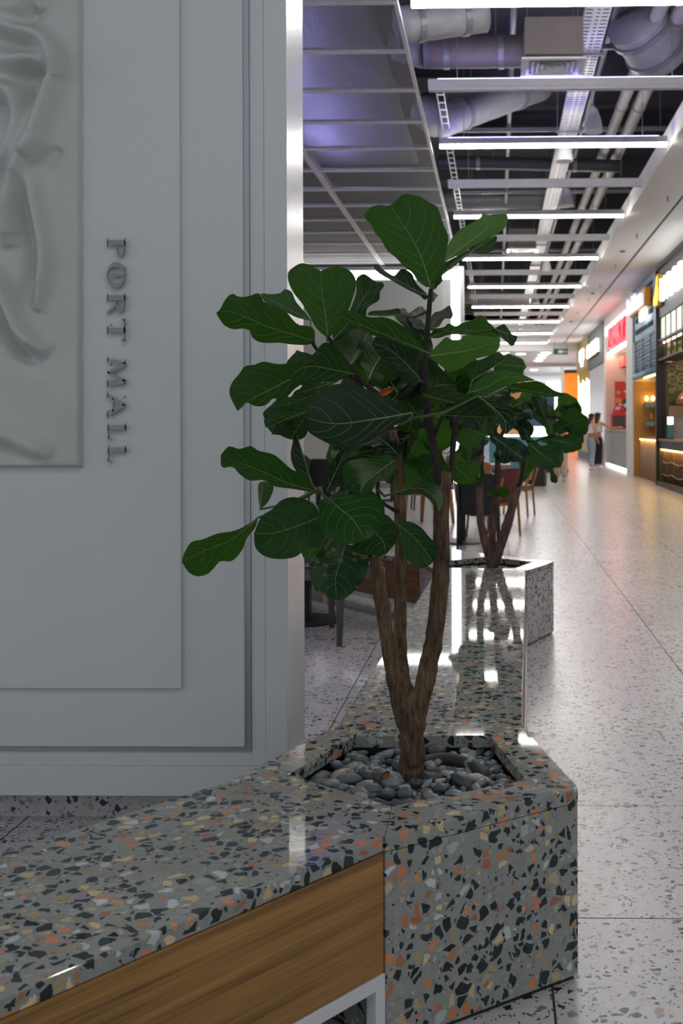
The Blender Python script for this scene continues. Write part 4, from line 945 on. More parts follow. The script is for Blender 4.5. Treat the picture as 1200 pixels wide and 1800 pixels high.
def stem_path(pp):                         # (px, py, r px, Y)
    return smooth_path([P(x, y, Y) for x, y, r, Y in pp], [0.9 * r * Y / FPX for x, y, r, Y in pp], 6)
def fig(label, base, trunk, shoots, leaves, bark, cell):
    t = thing('fig_tree', label, 'tree', base)
    b = MB(); samples = []
    for i, s in enumerate(trunk):
        pts, r = stem_path(s); b.tube(pts, r, 16, 0, 0.22, i * 3.0); samples += pts[len(pts) // 2:]
    b.build('trunk', bark, t, True)
    for i, s in enumerate(shoots):
        pts, r = stem_path(s); samples += pts
        MB().tube(pts, r, 10, 0, 0.18, i * 5.0).build('branch', 'bark_dark', t, True)
    for i, kw in enumerate(leaves):
        kw = dict(kw); kw.setdefault('seed', i + 1)
        (traced(t, stems=samples, **kw) if 'crop' in kw else leaf(t, stems=samples, cell=cell, **kw))
    return t
D = 2.93
trunk1 = [
    [(722, 1385, 27, 2.93), (723, 1350, 25, 2.93), (725, 1310, 24, 2.93), (724, 1275, 23, 2.93), (728, 1240, 19, 2.95), (741, 1215, 16, 2.96)],
    [(726, 1345, 13, 2.905), (720, 1300, 17, 2.90), (708, 1258, 17, 2.88), (690, 1180, 15, 2.86), (677, 1100, 14, 2.85), (666, 1030, 13.5, 2.84), (659, 978, 12.5, 2.84)],
    [(726, 1270, 14, 2.97), (718, 1220, 15, 3.0), (707, 1180, 13, 3.02), (703, 1080, 12, 3.05), (704, 960, 11.5, 3.06), (701, 850, 11, 3.06), (698, 800, 10, 3.05), (690, 755, 8, 3.04)],
    [(728, 1290, 18, 2.94), (737, 1240, 19, 2.95), (750, 1185, 18.5, 2.97), (764, 1110, 17.5, 2.98), (775, 1000, 16, 2.99), (775, 900, 15.5, 3.0), (781, 834, 15, 3.0), (781, 831, 8, 3.0)],
]
shoots1 = [
    [(771, 850, 8, 2.99), (764, 800, 8, 2.98), (756, 750, 9, 2.97), (747, 700, 8.5, 2.95), (746, 645, 6.5, 2.95), (750, 590, 5.5, 2.95), (757, 508, 4.5, 2.95)],
    [(792, 850, 5, 3.0), (797, 775, 6, 3.02), (799, 745, 5.5, 3.03), (786, 725, 4, 3.04), (775, 712, 3, 3.05)],
    [(799, 750, 4.5, 3.03), (808, 725, 3.8, 3.04), (818, 700, 3, 3.06)],
    [(762, 770, 4, 2.98), (775, 735, 3, 2.93), (779, 722, 2.5, 2.9)],
    [(754, 752, 6, 2.97), (722, 735, 4.5, 2.95), (690, 710, 5, 2.93), (645, 678, 5, 2.90), (612, 640, 4, 2.88), (575, 590, 3.5, 2.87)],
    [(648, 680, 4, 2.90), (600, 650, 3.5, 2.92), (562, 620, 3.5, 2.93), (546, 598, 3.5, 2.93)],
    [(700, 830, 7, 3.06), (692, 770, 6, 3.04), (680, 720, 4, 3.03), (672, 690, 3, 3.02)],
    [(700, 935, 5, 3.05), (668, 915, 4.5, 3.0), (620, 892, 4, 2.93), (580, 872, 5, 2.88), (562, 858, 4, 2.86)],
    [(676, 965, 4, 2.84), (655, 985, 4, 2.84), (640, 950, 3, 2.84), (612, 940, 3, 2.84)],
    [(700, 900, 4, 3.05), (668, 880, 4, 3.0), (664, 850, 3.5, 2.99), (672, 820, 2.5, 2.98)],
    [(744, 720, 5, 2.96), (730, 738, 3.5, 2.80), (718, 735, 3, 2.70)],
]
def q(b, t, w, **k): return dict(b=b, t=t, wpx=w, **k)
L1S = [
    q((700, 800), (646, 758), 60, u=0, mat='leaf_c', Yb=3.0, Yt=3.1, roll=20, seed=45),
    q((648, 668), (686, 606), 92, u=1, mat='leaf_a', Yb=2.93, Yt=3.08, roll=10, seed=49),
    q((684, 712), (746, 668), 92, u=1, mat='leaf_b', Yb=3.04, Yt=3.14, roll=10, seed=51),
    q((776, 795), (744, 845), 66, u=1, mat='leaf_a', Yb=3.06, Yt=3.12, roll=20, seed=53),
    q((795, 815), (826, 842), 50, u=1, mat='leaf_b', Yb=3.06, Yt=3.14, roll=20, seed=54),
    q((798, 742), (842, 664), 64, u=1, mat='leaf_b', Yb=3.08, Yt=3.22, roll=20, seed=55),
    q((690, 860), (742, 815), 66, u=1, mat='leaf_b', Yb=3.12, Yt=3.2, roll=15, seed=57),
    q((664, 880), (610, 868), 44, u=1, mat='leaf_c', Yb=3.05, Yt=3.1, roll=10, seed=58),
    q((640, 800), (600, 860), 64, u=0, mat='leaf_c', Yb=3.05, Yt=3.1, roll=-20, seed=59),
    q((500, 690), (480, 760), 50, u=1, mat='leaf_c', Yb=2.98, Yt=3.02, roll=20, seed=61),
    q((715, 705), (800, 770), 90, u=1, mat='leaf_b', Yb=3.1, Yt=3.18, roll=10, seed=62),
    q((700, 692), (640, 606), 92, u=1, mat='leaf_a', Yb=3.05, Yt=3.15, seed=70), q((690, 702), (736, 606), 84, u=0, mat='leaf_c', Yb=3.06, Yt=3.16, seed=71),
    q((664, 724), (588, 684), 72, u=0, mat='leaf_c', Yb=3.0, Yt=3.08, seed=72), q((722, 762), (648, 824), 84, u=0, mat='leaf_c', Yb=3.06, Yt=3.12, seed=73),
    q((770, 702), (846, 640), 84, u=1, mat='leaf_b', Yb=3.12, Yt=3.2, seed=74), q((776, 722), (856, 722), 62, u=0, mat='leaf_c', Yb=3.1, Yt=3.2, seed=75),
    q((790, 738), (852, 766), 62, u=1, mat='leaf_a', Yb=3.15, Yt=3.2, seed=76), q((604, 702), (516, 732), 66, u=1, mat='leaf_c', Yb=3.02, Yt=3.1, seed=77),
    q((640, 642), (604, 560), 60, u=1, mat='leaf_a', Yb=3.0, Yt=3.1, seed=78), q((572, 640), (506, 650), 60, u=1, mat='leaf_c', Yb=3.02, Yt=3.08, seed=79),
    q((750, 640), (700, 580), 80, u=1, mat='leaf_a', Yb=3.02, Yt=3.14, seed=80), q((745, 745), (700, 690), 84, u=1, mat='leaf_a', Yb=3.04, Yt=3.12, seed=81),
    q((660, 790), (576, 800), 70, u=1, mat='leaf_a', Yb=3.06, Yt=3.12, seed=82), q((600, 880), (640, 810), 60, u=0, mat='leaf_c', Yb=3.0, Yt=3.08, seed=83),
    q((690, 770), (760, 800), 70, u=1, mat='leaf_b', Yb=3.14, Yt=3.2, seed=84), q((640, 745), (590, 770), 60, u=0, mat='leaf_c', Yb=2.98, Yt=3.05, seed=85),
]
tb = G(722, 1378, 0.375)
fig('large multi stemmed fiddle leaf fig in the near planter', (tb.x, tb.y, 0.37), trunk1, shoots1, TR + L1S, 'bark', (24, 12))
# dead leaves
M['dead'] = plain('dry_orange_leaf', (0.42, 0.10, 0.02), 0.7, var=0.35, scale=60); M['dead2'] = plain('dry_brown_leaf', (0.20, 0.10, 0.04), 0.8, var=0.35, scale=60)
def dead(label, b, t, w, Y, mat, z=None):
    A, B = (P(*b, Y), P(*t, Y)) if z is None else (G(*b, z), G(*t, z + 0.02))
    d = B - A; n = (CAM_P - A).normalized(); s = d.cross(n).normalized(); hw = w / 2 * A.y / FPX
    m = MB().grid(lambda u, v: A + d * u + s * ((v * 2 - 1) * hw * math.sin(math.pi * min(0.97, u * 0.9 + 0.06))) + n * (0.012 * math.sin(3 * u) + 0.012 * (v * 2 - 1) ** 2), 10, 6)
    o = m.build('dry_leaf', mat, None, True); sm = o.modifiers.new('solid', 'SOLIDIFY'); sm.thickness = 0.001; return tag(o, label, 'dead leaf')
dead('curled orange dry leaf caught among the near fig branches', (662, 696), (692, 682), 10, 2.86, 'dead')
dead('small brown dry leaf lying on pebbles beside the near trunk', (668, 1374), (684, 1356), 14, 2.85, 'dead2', 0.41)

# farther tree
E = 7.15
trunk2 = [
    [(864, 1003, 9, E), (862, 985, 10, E), (855, 960, 8.5, E), (845, 920, 7.5, E), (843, 860, 7, E), (845, 800, 6, E)],
    [(864, 1000, 9, E), (864, 975, 8, E + .05), (866, 920, 7.5, E + .06), (872, 860, 6.5, E + .06), (875, 810, 6, E + .06), (876, 780, 5, E + .06)],
    [(866, 1003, 9, E - .02), (872, 980, 10, E - .03), (884, 945, 9.5, E - .05), (895, 910, 9, E - .05), (904, 875, 8, E - .05), (909, 855, 8, E - .05)],
]
shoots2 = [
    [(909, 858, 5, E - .05), (916, 842, 3.5, E - .05), (920, 815, 2.5, E - .05), (925, 790, 2.5, E), (950, 772, 2.5, E), (975, 765, 2, E)],
    [(845, 805, 5, E), (850, 760, 4, E), (862, 720, 3, E), (895, 690, 3, E), (902, 665, 2.5, E)],
    [(876, 785, 4, E), (890, 750, 3, E), (930, 735, 2.5, E), (985, 735, 2, E), (995, 760, 2, E)],
    [(845, 805, 4, E), (825, 775, 3, E), (812, 760, 2.5, E)],
]
L2S = [
    q((900, 690), (893, 624), 52, u=1, mat='leaf_a', Yt=E + .2), q((925, 645), (868, 640), 30, u=1, mat='leaf_a', roll=20),
    q((902, 715), (948, 690), 40, u=1, mat='leaf_b', roll=15), q((905, 728), (938, 718), 34, u=0, mat='leaf_c', roll=-25),
    q((972, 770), (948, 712), 36, u=0, mat='leaf_a', roll=25), q((960, 740), (942, 690), 26, u=0, mat='leaf_c', roll=20),
    q((975, 755), (1030, 735), 48, u=0, mat='leaf_a', roll=20, Yt=E - .2), q((976, 735), (1012, 700), 46, u=1, mat='leaf_b', roll=-10),
    q((982, 716), (1018, 728), 34, u=0, mat='leaf_b', roll=20), q((985, 740), (1034, 752), 34, u=0, mat='leaf_c', roll=30),
    q((965, 772), (1020, 785), 34, u=0, mat='leaf_a', roll=-22, Yt=E - .2), q((928, 778), (982, 818), 44, u=0, mat='leaf_a', roll=-15, Yt=E - .25),
    q((968, 820), (976, 850), 12, u=0, mat='leaf_c', roll=30), q((918, 845), (928, 800), 30, u=1, mat='leaf_a'),
    q((862, 765), (920, 806), 40, u=0, mat='leaf_c', roll=-20, Yt=E - .2), q((860, 770), (808, 800), 36, u=0, mat='leaf_a', roll=15),
    q((845, 795), (822, 852), 46, u=0, mat='leaf_a', roll=15), q((815, 780), (800, 830), 36, u=1, mat='leaf_b', roll=25),
    q((862, 755), (812, 738), 44, u=1, mat='leaf_a', roll=15), q((868, 745), (838, 718), 36, u=1, mat='leaf_b'),
    q((898, 700), (850, 690), 26, u=0, mat='leaf_c', roll=30), q((930, 780), (916, 740), 26, u=0, mat='leaf_c', roll=30),
    q((890, 755), (918, 722), 34, u=1, mat='leaf_a', roll=10), q((855, 868), (896, 862), 18, u=0, mat='leaf_a', roll=40),
    q((890, 770), (882, 815), 30, u=0, mat='leaf_c', roll=30), q((842, 740), (800, 720), 34, u=1, mat='leaf_b', roll=10),
    q((870, 735), (905, 700), 40, u=0, mat='leaf_a', roll=20), q((835, 770), (800, 760), 34, u=0, mat='leaf_a', roll=20),
    q((895, 690), (850, 668), 34, u=1, mat='leaf_a', roll=20), q((880, 730), (850, 760), 40, u=0, mat='leaf_c', roll=20),
    q((950, 770), (985, 790), 24, u=1, mat='leaf_a', roll=30), q((900, 740), (935, 765), 30, u=0, mat='leaf_c', roll=20),
]
for k in L2S: k.setdefault('Yb', E)
tb = G(864, 1000, 0.39)
fig('smaller three stemmed fiddle leaf fig in the farther planter', (tb.x, tb.y, 0.385), trunk2, shoots2, L2S, 'bark_far', (12, 8))
# ------------------------------------------------------------------ the second, lit partition
LED = glow('white_led_strip', (1.0, 0.98, 0.97), 2.6); M['led'] = LED
M['led_warm'] = glow('warm_led_strip', (1.0, 0.60, 0.14), 5.0)
PYB = 24.0
def bx_(px): return P(px, 560, PYB).x
def bz_(py): return P(760, py, PYB).z
w2 = setting('wall_back', 'white partition with a glowing light frame behind the tables', (-2.5, PYB, 0))
X1, Z1 = bx_(815), min(bz_(466), CZ - 0.03); i1, j1 = bx_(808), bz_(475); i2, j2 = bx_(793), bz_(491)
MB().box(-6.4, X1, PYB + 0.06, PYB + 0.36, 0.12, Z1).build('wall_core', 'white_wall', w2)
MB().box(i1, X1, PYB, PYB + 0.06, 0.12, Z1).build('edge_board', 'white_wall', w2)
MB().box(-6.4, i1, PYB, PYB + 0.06, j1, Z1).build('edge_board', 'white_wall', w2)
MB().box(i2, i1, PYB + 0.02, PYB + 0.06, 0.12, j1).build('light_frame', 'led', w2)
MB().box(-6.4, i2, PYB + 0.02, PYB + 0.06, j2, j1).build('light_frame', 'led', w2)
MB().box(-6.4, i2, PYB, PYB + 0.06, 0.12, j2).build('wall_panel', 'white_wall', w2)
MB().box(-6.4, bx_(780), PYB - 0.02, PYB, 0.6, bz_(507)).build('raised_panel', 'white_wall', w2, bevel=0.004)
MB().box(-6.4, X1 - 0.06, PYB + 0.1, PYB + 0.3, 0, 0.12).build('plinth', 'floor', w2)
# wall on the far left behind the seating
M['cream'] = plain('cream_wall', (0.66, 0.55, 0.42), 0.6, var=0.06)
wl = setting('wall_far_left', 'cream wall with timber fins far behind the seating', (-6.9, 20, 0))
MB().box(-7.2, -7.0, 4.2, 49, 0, 5.0).build('wall_board', 'cream', wl)
M['timber'] = wood('orange_timber', (0.30, 0.13, 0.04), (0.55, 0.30, 0.10))
for k in range(26): MB().box(-7.0, -6.9, 6 + k * 1.1, 6.16 + k * 1.1, 0, 4.6).build('timber_fin', 'timber', wl)

# ------------------------------------------------------------------ tables and chairs
M['red'] = plain('oxblood_upholstery', (0.15, 0.022, 0.018), 0.5, var=0.15)
M['chair_wood'] = wood('warm_beech', (0.26, 0.10, 0.035), (0.50, 0.24, 0.09))
M['chair_grey'] = plain('grey_lacquer', (0.12, 0.115, 0.105), 0.45)
M['greyfab'] = plain('grey_fabric', (0.13, 0.13, 0.14), 0.85)
M['black_soft'] = plain('black_shell', (0.010, 0.011, 0.014), 0.4)
def chair(label, loc, rz, seat_m, back_m, leg_m, arms=False, s=1.0, shell=False, lw=1.0):
    zb = 0.42 if shell else 0.52
    t = thing('dining_chair', label, 'chair', loc, R(rz), 'chairs around the cafe tables')
    MB().grid(lambda u, v: (-0.22 + 0.44 * u, -0.21 + 0.43 * v, 0.45 - 0.018 * math.sin(math.pi * u) * math.sin(math.pi * v)), 6, 6).box(-0.21, 0.21, -0.20, 0.21, 0.405, 0.44).build('seat', seat_m, t, local=True)
    b = MB()
    for k in range(2):
        o = 0.022 * k
        b.grid(lambda u, v: (-0.21 + 0.42 * u, 0.19 + o + 0.07 * v + 0.06 * math.cos((u - 0.5) * 2.6) - 0.03, zb + (0.81 - zb) * v - 0.025 * (2 * u - 1) ** 4), 8, 5)
    b.build('backrest', back_m, t, True, local=True)
    for sx in (-1, 1):
        MB().tube([(sx * 0.20, -0.19, 0.42), (sx * 0.215, -0.225, 0.0)], [0.019 * lw, 0.013 * lw], 8).build('leg', leg_m, t, True, local=True)
        MB().tube([(sx * 0.215, 0.30, 0.70), (sx * 0.205, 0.22, 0.44), (sx * 0.215, 0.25, 0.0)], [0.014 * lw, 0.02 * lw, 0.013 * lw], 8).build('leg', leg_m, t, True, local=True)
        if arms:
            MB().tube([(sx * 0.235, 0.27, 0.66), (sx * 0.25, 0.0, 0.655), (sx * 0.235, -0.18, 0.64), (sx * 0.215, -0.20, 0.43)], [0.017 * lw, 0.018 * lw, 0.017 * lw, 0.016 * lw], 8).build('armrest', leg_m, t, True, local=True)
    MB().box(-0.2, 0.2, -0.205, -0.18, 0.37, 0.405).box(-0.2, 0.2, 0.19, 0.215, 0.37, 0.405).box(-0.21, -0.185, -0.18, 0.19, 0.37, 0.405).box(0.185, 0.21, -0.18, 0.19, 0.37, 0.405).build('seat_rail', leg_m, t, local=True)
    if s != 1.0: t.scale = (s, s, s)
    return t
def table(label, loc, top_m, w=0.7, round_=False, base_r=0.26):
    t = thing('cafe_table', label, 'table', loc, 0, 'cafe tables in the seating area')
    if round_: MB().lathe([(w / 2, 0.72), (w / 2 + 0.005, 0.735), (w / 2, 0.75)], (0, 0, 0), 28).build('tabletop', top_m, t, local=True)
    else: MB().box(-w / 2, w / 2, -w / 2, w / 2, 0.722, 0.75).build('tabletop', top_m, t, bevel=0.004, local=True)
    MB().lathe([(base_r, 0.0), (base_r, 0.012), (base_r * 0.9, 0.022), (0.05, 0.026)], (0, 0, 0), 28).build('base', 'black', t, local=True)
    MB().box(-0.04, 0.04, -0.04, 0.04, 0.026, 0.71).build('column', 'black', t, local=True)
    MB().box(-0.2, 0.2, -0.02, 0.02, 0.71, 0.7215).build('bracket', 'black', t, local=True)
def gp(px, py): 
    g = G(px, py); return (g.x, g.y, 0)
def off(p, dx, dy): return (p[0] + dx, p[1] + dy, 0)
t1 = gp(536, 1092)
table('black pedestal table with round base beside the white partition', t1, 'black', 0.75, False, 0.24)
chair('grey legged chair half hidden behind the near leaves', off(gp(604, 1125), -0.06, 0.12), 150, 'greyfab', 'greyfab', 'chair_grey', lw=1.35)
chair('wooden legged chair behind the table beside the partition', off(gp(545, 1072), -0.60, -0.05), 100, 'greyfab', 'greyfab', 'chair_wood')
t2 = gp(812, 953)
table('black square table behind the farther tree', t2, 'black', 0.8, False, 0.30)
chair('black shell chair standing in front of the farther black table', off(t2, 0.2, -0.62), 178, 'black_soft', 'black_soft', 'black_soft', shell=True)
chair('oxblood red chair on the right side of the farther black table', off(t2, 0.34, 0.68), 235, 'red', 'red', 'chair_wood', shell=True)
chair('warm wooden armchair with red seat left of the farther black table', off(gp(752, 925), 0.0, 0.35), 62, 'red', 'chair_wood', 'chair_wood', True, 1.05, False, 1.7)
t3 = gp(850, 905)
table('dark wooden table farther back behind the tree stems', t3, 'chair_wood', 0.8)
chair('orange wooden chair at the right of the farther wooden table', off(t3, 0.45, -0.2), 255, 'chair_wood', 'chair_wood', 'chair_wood')
chair('wooden chair in front of the farther wooden table', off(t3, -0.1, -0.7), 180, 'chair_wood', 'chair_wood', 'chair_wood')
chair('grey fabric chair with grey legs beyond the wooden armchair', off(gp(737, 900), 0.1, 0.6), 100, 'greyfab', 'greyfab', 'chair_grey')
t4 = gp(560, 890)
table('black table far back by the edge of the partition', t4, 'black', 0.9)
chair('reddish chair beside the far black table near the partition', off(t4, -0.75, -0.3), 60, 'red', 'red', 'chair_wood')
chair('black chair beside the far black table near the partition', off(t4, 0.25, -0.8), 170, 'black_soft', 'black_soft', 'black_soft', shell=True)
t5 = gp(690, 880)
table('black table far back between the near stems', t5, 'black', 0.9)
chair('grey chair beside the table seen between the near stems', off(t5, 0.8, 0.0), 250, 'greyfab', 'greyfab', 'chair_grey')
chair('wooden chair beside the table seen between the near stems', off(t5, -0.6, -0.5), 120, 'chair_wood', 'chair_wood', 'chair_wood')
# hexagonal black bin
g = G(943, 855); bn = thing('litter_bin', 'black hexagonal litter bin standing at the edge of the aisle', 'bin', (g.x, g.y + 0.22, 0))
hexa = [(0.235 * math.cos(R(a)), 0.235 * math.sin(R(a))) for a in range(15, 375, 60)]
MB().prism(hexa, 0.0, 0.80).build('body', 'black', bn, bevel=0.004, local=True)
MB().prism([(x * 0.96, y * 0.96) for x, y in hexa], 0.80, 0.83).build('lid', 'darkgrey', bn, local=True)
MB().prism([(x * 0.5, y * 0.5) for x, y in hexa], 0.83, 0.834).build('opening', 'black', bn, local=True)

# ------------------------------------------------------------------ kiosk in the middle of the mall
M['teal'] = plain('teal_glass_front', (0.10, 0.30, 0.34), 0.15); M['navy'] = plain('navy_board', (0.02, 0.045, 0.085), 0.4)
M['worklight'] = glow('lit_kiosk_edge', (0.9, 0.98, 1.0), 0.6)
k0 = thing('kiosk', 'teal fronted kiosk with wooden pillar and dark screens behind the farther tree', 'kiosk', (0.9, 33, 0))
MB().box(-0.2, 2.0, 32, 34, 0.1, 1.0).build('counter', 'teal', k0, bevel=0.01)
MB().box(-0.22, 2.02, 31.98, 34.02, 0.0, 0.1).build('kick_plate', 'darkgrey', k0)
MB().box(-0.24, 2.04, 31.96, 34.04, 1.02, 1.06).build('worktop', 'worklight', k0)
MB().box(-0.2, 2.0, 32, 34, 1.0, 1.019).build('worktop_base', 'white_metal', k0)
MB().box(0.02, 0.85, 34.1, 34.6, 0, 3.1).build('pillar', 'chair_wood', k0)
MB().box(0.9, 1.75, 34.2, 34.35, 1.3, 2.3).build('screen', 'navy', k0)
MB().box(-0.75, 0.0, 34.2, 34.35, 1.2, 3.0).build('dark_board', 'darkgrey', k0)
MB().box(1.95, 2.05, 34.4, 34.5, 0, 3.1).build('post', 'white_metal', k0)

# ------------------------------------------------------------------ shop fronts on the right
SX = 3.55
TOP = SZ - 0.005
wr = setting('wall_right', 'white wall behind and between the shop fronts', (5.3, 30, 0))
MB().box(5.3, 5.5, 2.0, 62, 0, TOP).build('back_wall', 'soffit', wr)
def bar(b, y0, y1, z0, z1, x0, x1): return b.box(x0, x1, y0, y1, z0, z1)
def B1(name, mat, par, y0, y1, z0, z1, x0=SX, x1=SX + 0.1, bevel=0.0): return MB().box(x0, x1, y0, y1, z0, z1).build(name, mat, par, bevel=bevel)
M['slate'] = plain('slate_sign_board', (0.045, 0.055, 0.065), 0.5, var=0.15, scale=3)
M['olive'] = plain('olive_green_wall', (0.085, 0.085, 0.028), 0.6, var=0.15)
M['yellow'] = glow('yellow_sign_glow', (1.0, 0.62, 0.015), 0.8)
M['yellow_side'] = plain('yellow_sign_side', (0.85, 0.42, 0.01), 0.4)
M['white_sign'] = glow('white_sign_glow', (1, 0.99, 0.97), SIGN)
M['ochre'] = plain('mustard_panel', (0.50, 0.34, 0.045), 0.5)
M['blue'] = plain('dusty_blue_paint', (0.19, 0.31, 0.43), 0.5); M['blue_d'] = plain('deep_blue_slats', (0.075, 0.135, 0.19), 0.5)
M['osb'] = plain('warm_chipboard', (0.42, 0.22, 0.07), 0.7, var=0.4, scale=30)
M['log'] = wood('split_log', (0.05, 0.025, 0.015), (0.26, 0.14, 0.08), 0.8, (20, 20, 2), (80, 80, 8))
M['marble'] = plain('white_marble', (0.74, 0.74, 0.75), 0.3, var=0.18, scale=2.2)
M['concrete'] = plain('pale_concrete', (0.46, 0.46, 0.45), 0.7, var=0.12, scale=2)
M['pink'] = plain('pink_reveal', (0.72, 0.50, 0.44), 0.6); M['redsign'] = glow('red_sign_glow', (0.85, 0.02, 0.05), 0.55)
M['redpaint'] = plain('red_panel', (0.50, 0.03, 0.035), 0.5); M['coral'] = plain('coral_panel', (0.80, 0.13, 0.09), 0.5)
M['orange_sign'] = plain('orange_sign_edge', (0.85, 0.36, 0.02), 0.4); M['lilac_sign'] = glow('lilac_sign_glow', (0.48, 0.55, 1.0), 0.5)
M['cardboard'] = plain('kraft_board', (0.42, 0.29, 0.19), 0.7); M['copper'] = plain('copper_shade', (0.62, 0.27, 0.15), 0.3, 0.9)
M['chalk'] = plain('chalk_lines', (0.52, 0.42, 0.30), 0.8); M['frosted'] = glow('frosted_lit_pane', (0.80, 0.86, 0.72), 0.28)
M['plant_green'] = plain('shelf_plant_leaf', (0.20, 0.30, 0.03), 0.5); M['screen_lit'] = glow('lit_tablet', (0.95, 0.98, 1.0), 0.8)
M['weave'] = wood('woven_reed', (0.26, 0.16, 0.10), (0.50, 0.36, 0.25), 0.8, (30, 30, 3), (120, 120, 8))
M['lime'] = plain('lime_shelf_back', (0.34, 0.36, 0.05), 0.5)
M['led_soft1'] = glow('soft_shop_strip', (1.0, 0.78, 0.5), 5.0)
XR, YU = (0, -1, 0), (0, 0, 1)              # signs read from far to near along the wall

# --- 1 dark shop with the flame sign
ya, yb = 17.0, 25.2
s = thing('shop_front', 'dark slate shop front with glowing white letters and yellow flame', 'shop', (4.4, 21, 0))
B1('sign_board', 'slate', s, ya, yb - 0.12, 3.66, TOP, SX + 0.02, SX + 0.2)
B1('top_trim', 'black', s, ya, yb, TOP - 0.09, TOP - 0.001, SX - 0.03, SX + 0.019)
B1('corner_post', 'black', s, yb - 0.12, yb, 0, TOP - 0.1, SX - 0.04, SX + 0.15)
B1('floor_plinth', 'black', s, ya, yb - 0.13, 0, 0.1, SX - 0.03, SX + 0.25)
text_mesh("MOODY'S", 0.68, 0.08, M['white_sign'], 'sign_letters', s, (SX - 0.06, 24.05, 3.93), XR, YU, 4.2, 0.0)
fl0 = [(24.75, 3.72), (24.45, 3.70), (24.30, 3.86), (24.28, 4.15), (24.38, 4.45), (24.36, 4.70), (24.48, 4.72), (24.56, 4.42), (24.78, 4.15), (24.98, 4.0), (25.02, 3.80), (24.9, 3.70)]
fl = [(y, 3.88 + (z - 3.70) * 0.67) for y, z in fl0]
MB().solid([(SX - 0.10, y, z) for y, z in fl], (0.10, 0, 0)).build('flame_side', 'yellow_side', s)
cf = (24.62, 4.12); MB().solid([(SX - 0.11, cf[0] + (y - cf[0]) * 0.86, cf[1] + (z - cf[1]) * 0.88) for y, z in fl], (0.0098, 0, 0)).build('flame_face', 'yellow', s)
for k in range(6):
    y = yb - 0.2 - k * 0.72
    B1('frosted_pane', 'frosted', s, y - 0.66, y, 3.18, 3.65, SX + 0.066, SX + 0.08)
    B1('mullion', 'black', s, y - 0.70, y - 0.665, 2.76, 3.655, SX + 0.05, SX + 0.085)
B1('shelf_board', 'black', s, ya, yb - 0.13, 2.72, 2.758, SX, SX + 0.45)
B1('shelf_board', 'black', s, ya, yb - 0.13, 3.14, 3.178, SX + 0.0, SX + 0.45)
B1('shelf_light', 'led_soft1', s, ya, yb - 0.13, 3.12, 3.138, SX + 0.12, SX + 0.15)
B1('shelf_back', 'lime', s, ya, yb - 0.13, 2.76, 3.10, SX + 0.45, SX + 0.47)
rnd = random.Random(9)
for k in range(6):
    c = Vector((SX + 0.22, yb - 0.5 - k * 0.34, 2.76)); pl = thing('potted_plant', '%s small pot plant from the black post on the lit shop shelf' % ORD[k], 'plant', c, 0, 'pot plants on the lit shelf')
    MB().lathe([(0.055, 0), (0.075, 0.12), (0.07, 0.12)], c, 12).build('pot', 'cream' if k % 2 else 'chalk', pl)
    for j in range(7):
        a = rnd.uniform(0, 6.28); r = rnd.uniform(0.05, 0.11); h = rnd.uniform(0.16, 0.30)
        tip = c + Vector((r * math.cos(a), r * math.sin(a), h)); sd = Vector((-math.sin(a), math.cos(a), 0)) * 0.035
        m0 = c + Vector((0, 0, 0.12)); mm = (m0 + tip) / 2 + Vector((0, 0, 0.04))
        MB().add([m0, mm + sd, tip, mm - sd], [(0, 1, 2), (0, 2, 3)]).build('leaf', 'plant_green', pl)
B1('rear_wall', 'olive', s, ya, yb - 0.13, 0.1, 2.70, SX + 1.25, SX + 1.30)
B1('side_wall', 'olive', s, yb - 0.13, yb - 0.05, 0.1, 2.70, SX + 0.16, SX + 1.25)
for k, (x, z, r) in enumerate(((3.86, 2.55, 0.10), (4.04, 2.62, 0.08), (3.88, 2.32, 0.11), (4.06, 2.36, 0.09), (3.97, 2.14, 0.06), (4.12, 2.14, 0.07), (3.85, 2.08, 0.05), (3.80, 2.42, 0.03))):
    yy = yb - 0.133
    m = MB().tube([(x + r * (1 + 0.18 * math.sin(3 * a + k)) * math.cos(a), yy, z + r * math.sin(a)) for a in [i_ * 0.5236 for i_ in range(13)]], 0.008, 5)
    for j_ in range(4): m.tube([(x - r * 0.5 + j_ * r * 0.3, yy, z - r * 0.4 + 0.04 * (j_ % 2)), (x - r * 0.4 + j_ * r * 0.3, yy, z + r * 0.3)], 0.006, 4)
    m.build('chalk_drawing', 'chalk', s)
B1('counter_top', 'cardboard', s, ya, yb - 0.2, 0.98, 1.02, SX + 0.0, SX + 0.75)
B1('counter_band', 'slate', s, ya, yb - 0.2, 0.80, 0.978, SX + 0.03, SX + 0.12)
B1('counter_light', 'led_warm', s, ya, yb - 0.2, 0.775, 0.798, SX + 0.05, SX + 0.08)
B1('counter_core', 'black', s, ya, yb - 0.2, 0.101, 0.774, SX + 0.2, SX + 0.7)
B1('counter_end', 'olive', s, yb - 0.2, yb - 0.131, 0.101, 0.978, SX + 0.02, SX + 0.7)
for k in range(38):
    y = yb - 0.27 - k * 0.115; r = 0.05 + 0.007 * rnd.random()
    MB().tube([(SX + 0.14 + 0.01 * rnd.random(), y, 0.103), (SX + 0.14, y + 0.01, 0.45), (SX + 0.14, y, 0.772)], [r, r * 0.94, r], 7).build('log', 'log', s, True)
for z in (0.25, 0.52): MB().tube([(SX + 0.085, ya + j * 0.25, z + 0.02 * math.sin(j)) for j in range(33)], 0.012, 5).build('rope', 'cardboard', s)
B1('inner_light', 'led_soft1', s, ya, yb - 0.3, 2.66, 2.69, SX + 0.6, SX + 0.66)
tb_ = thing('tablet_display', 'lit tablet display standing on the slate shop counter', 'screen', (3.70, 24.3, 1.02))
MB().box(3.64, 3.76, 24.24, 24.40, 1.021, 1.03).build('foot', 'black', tb_)
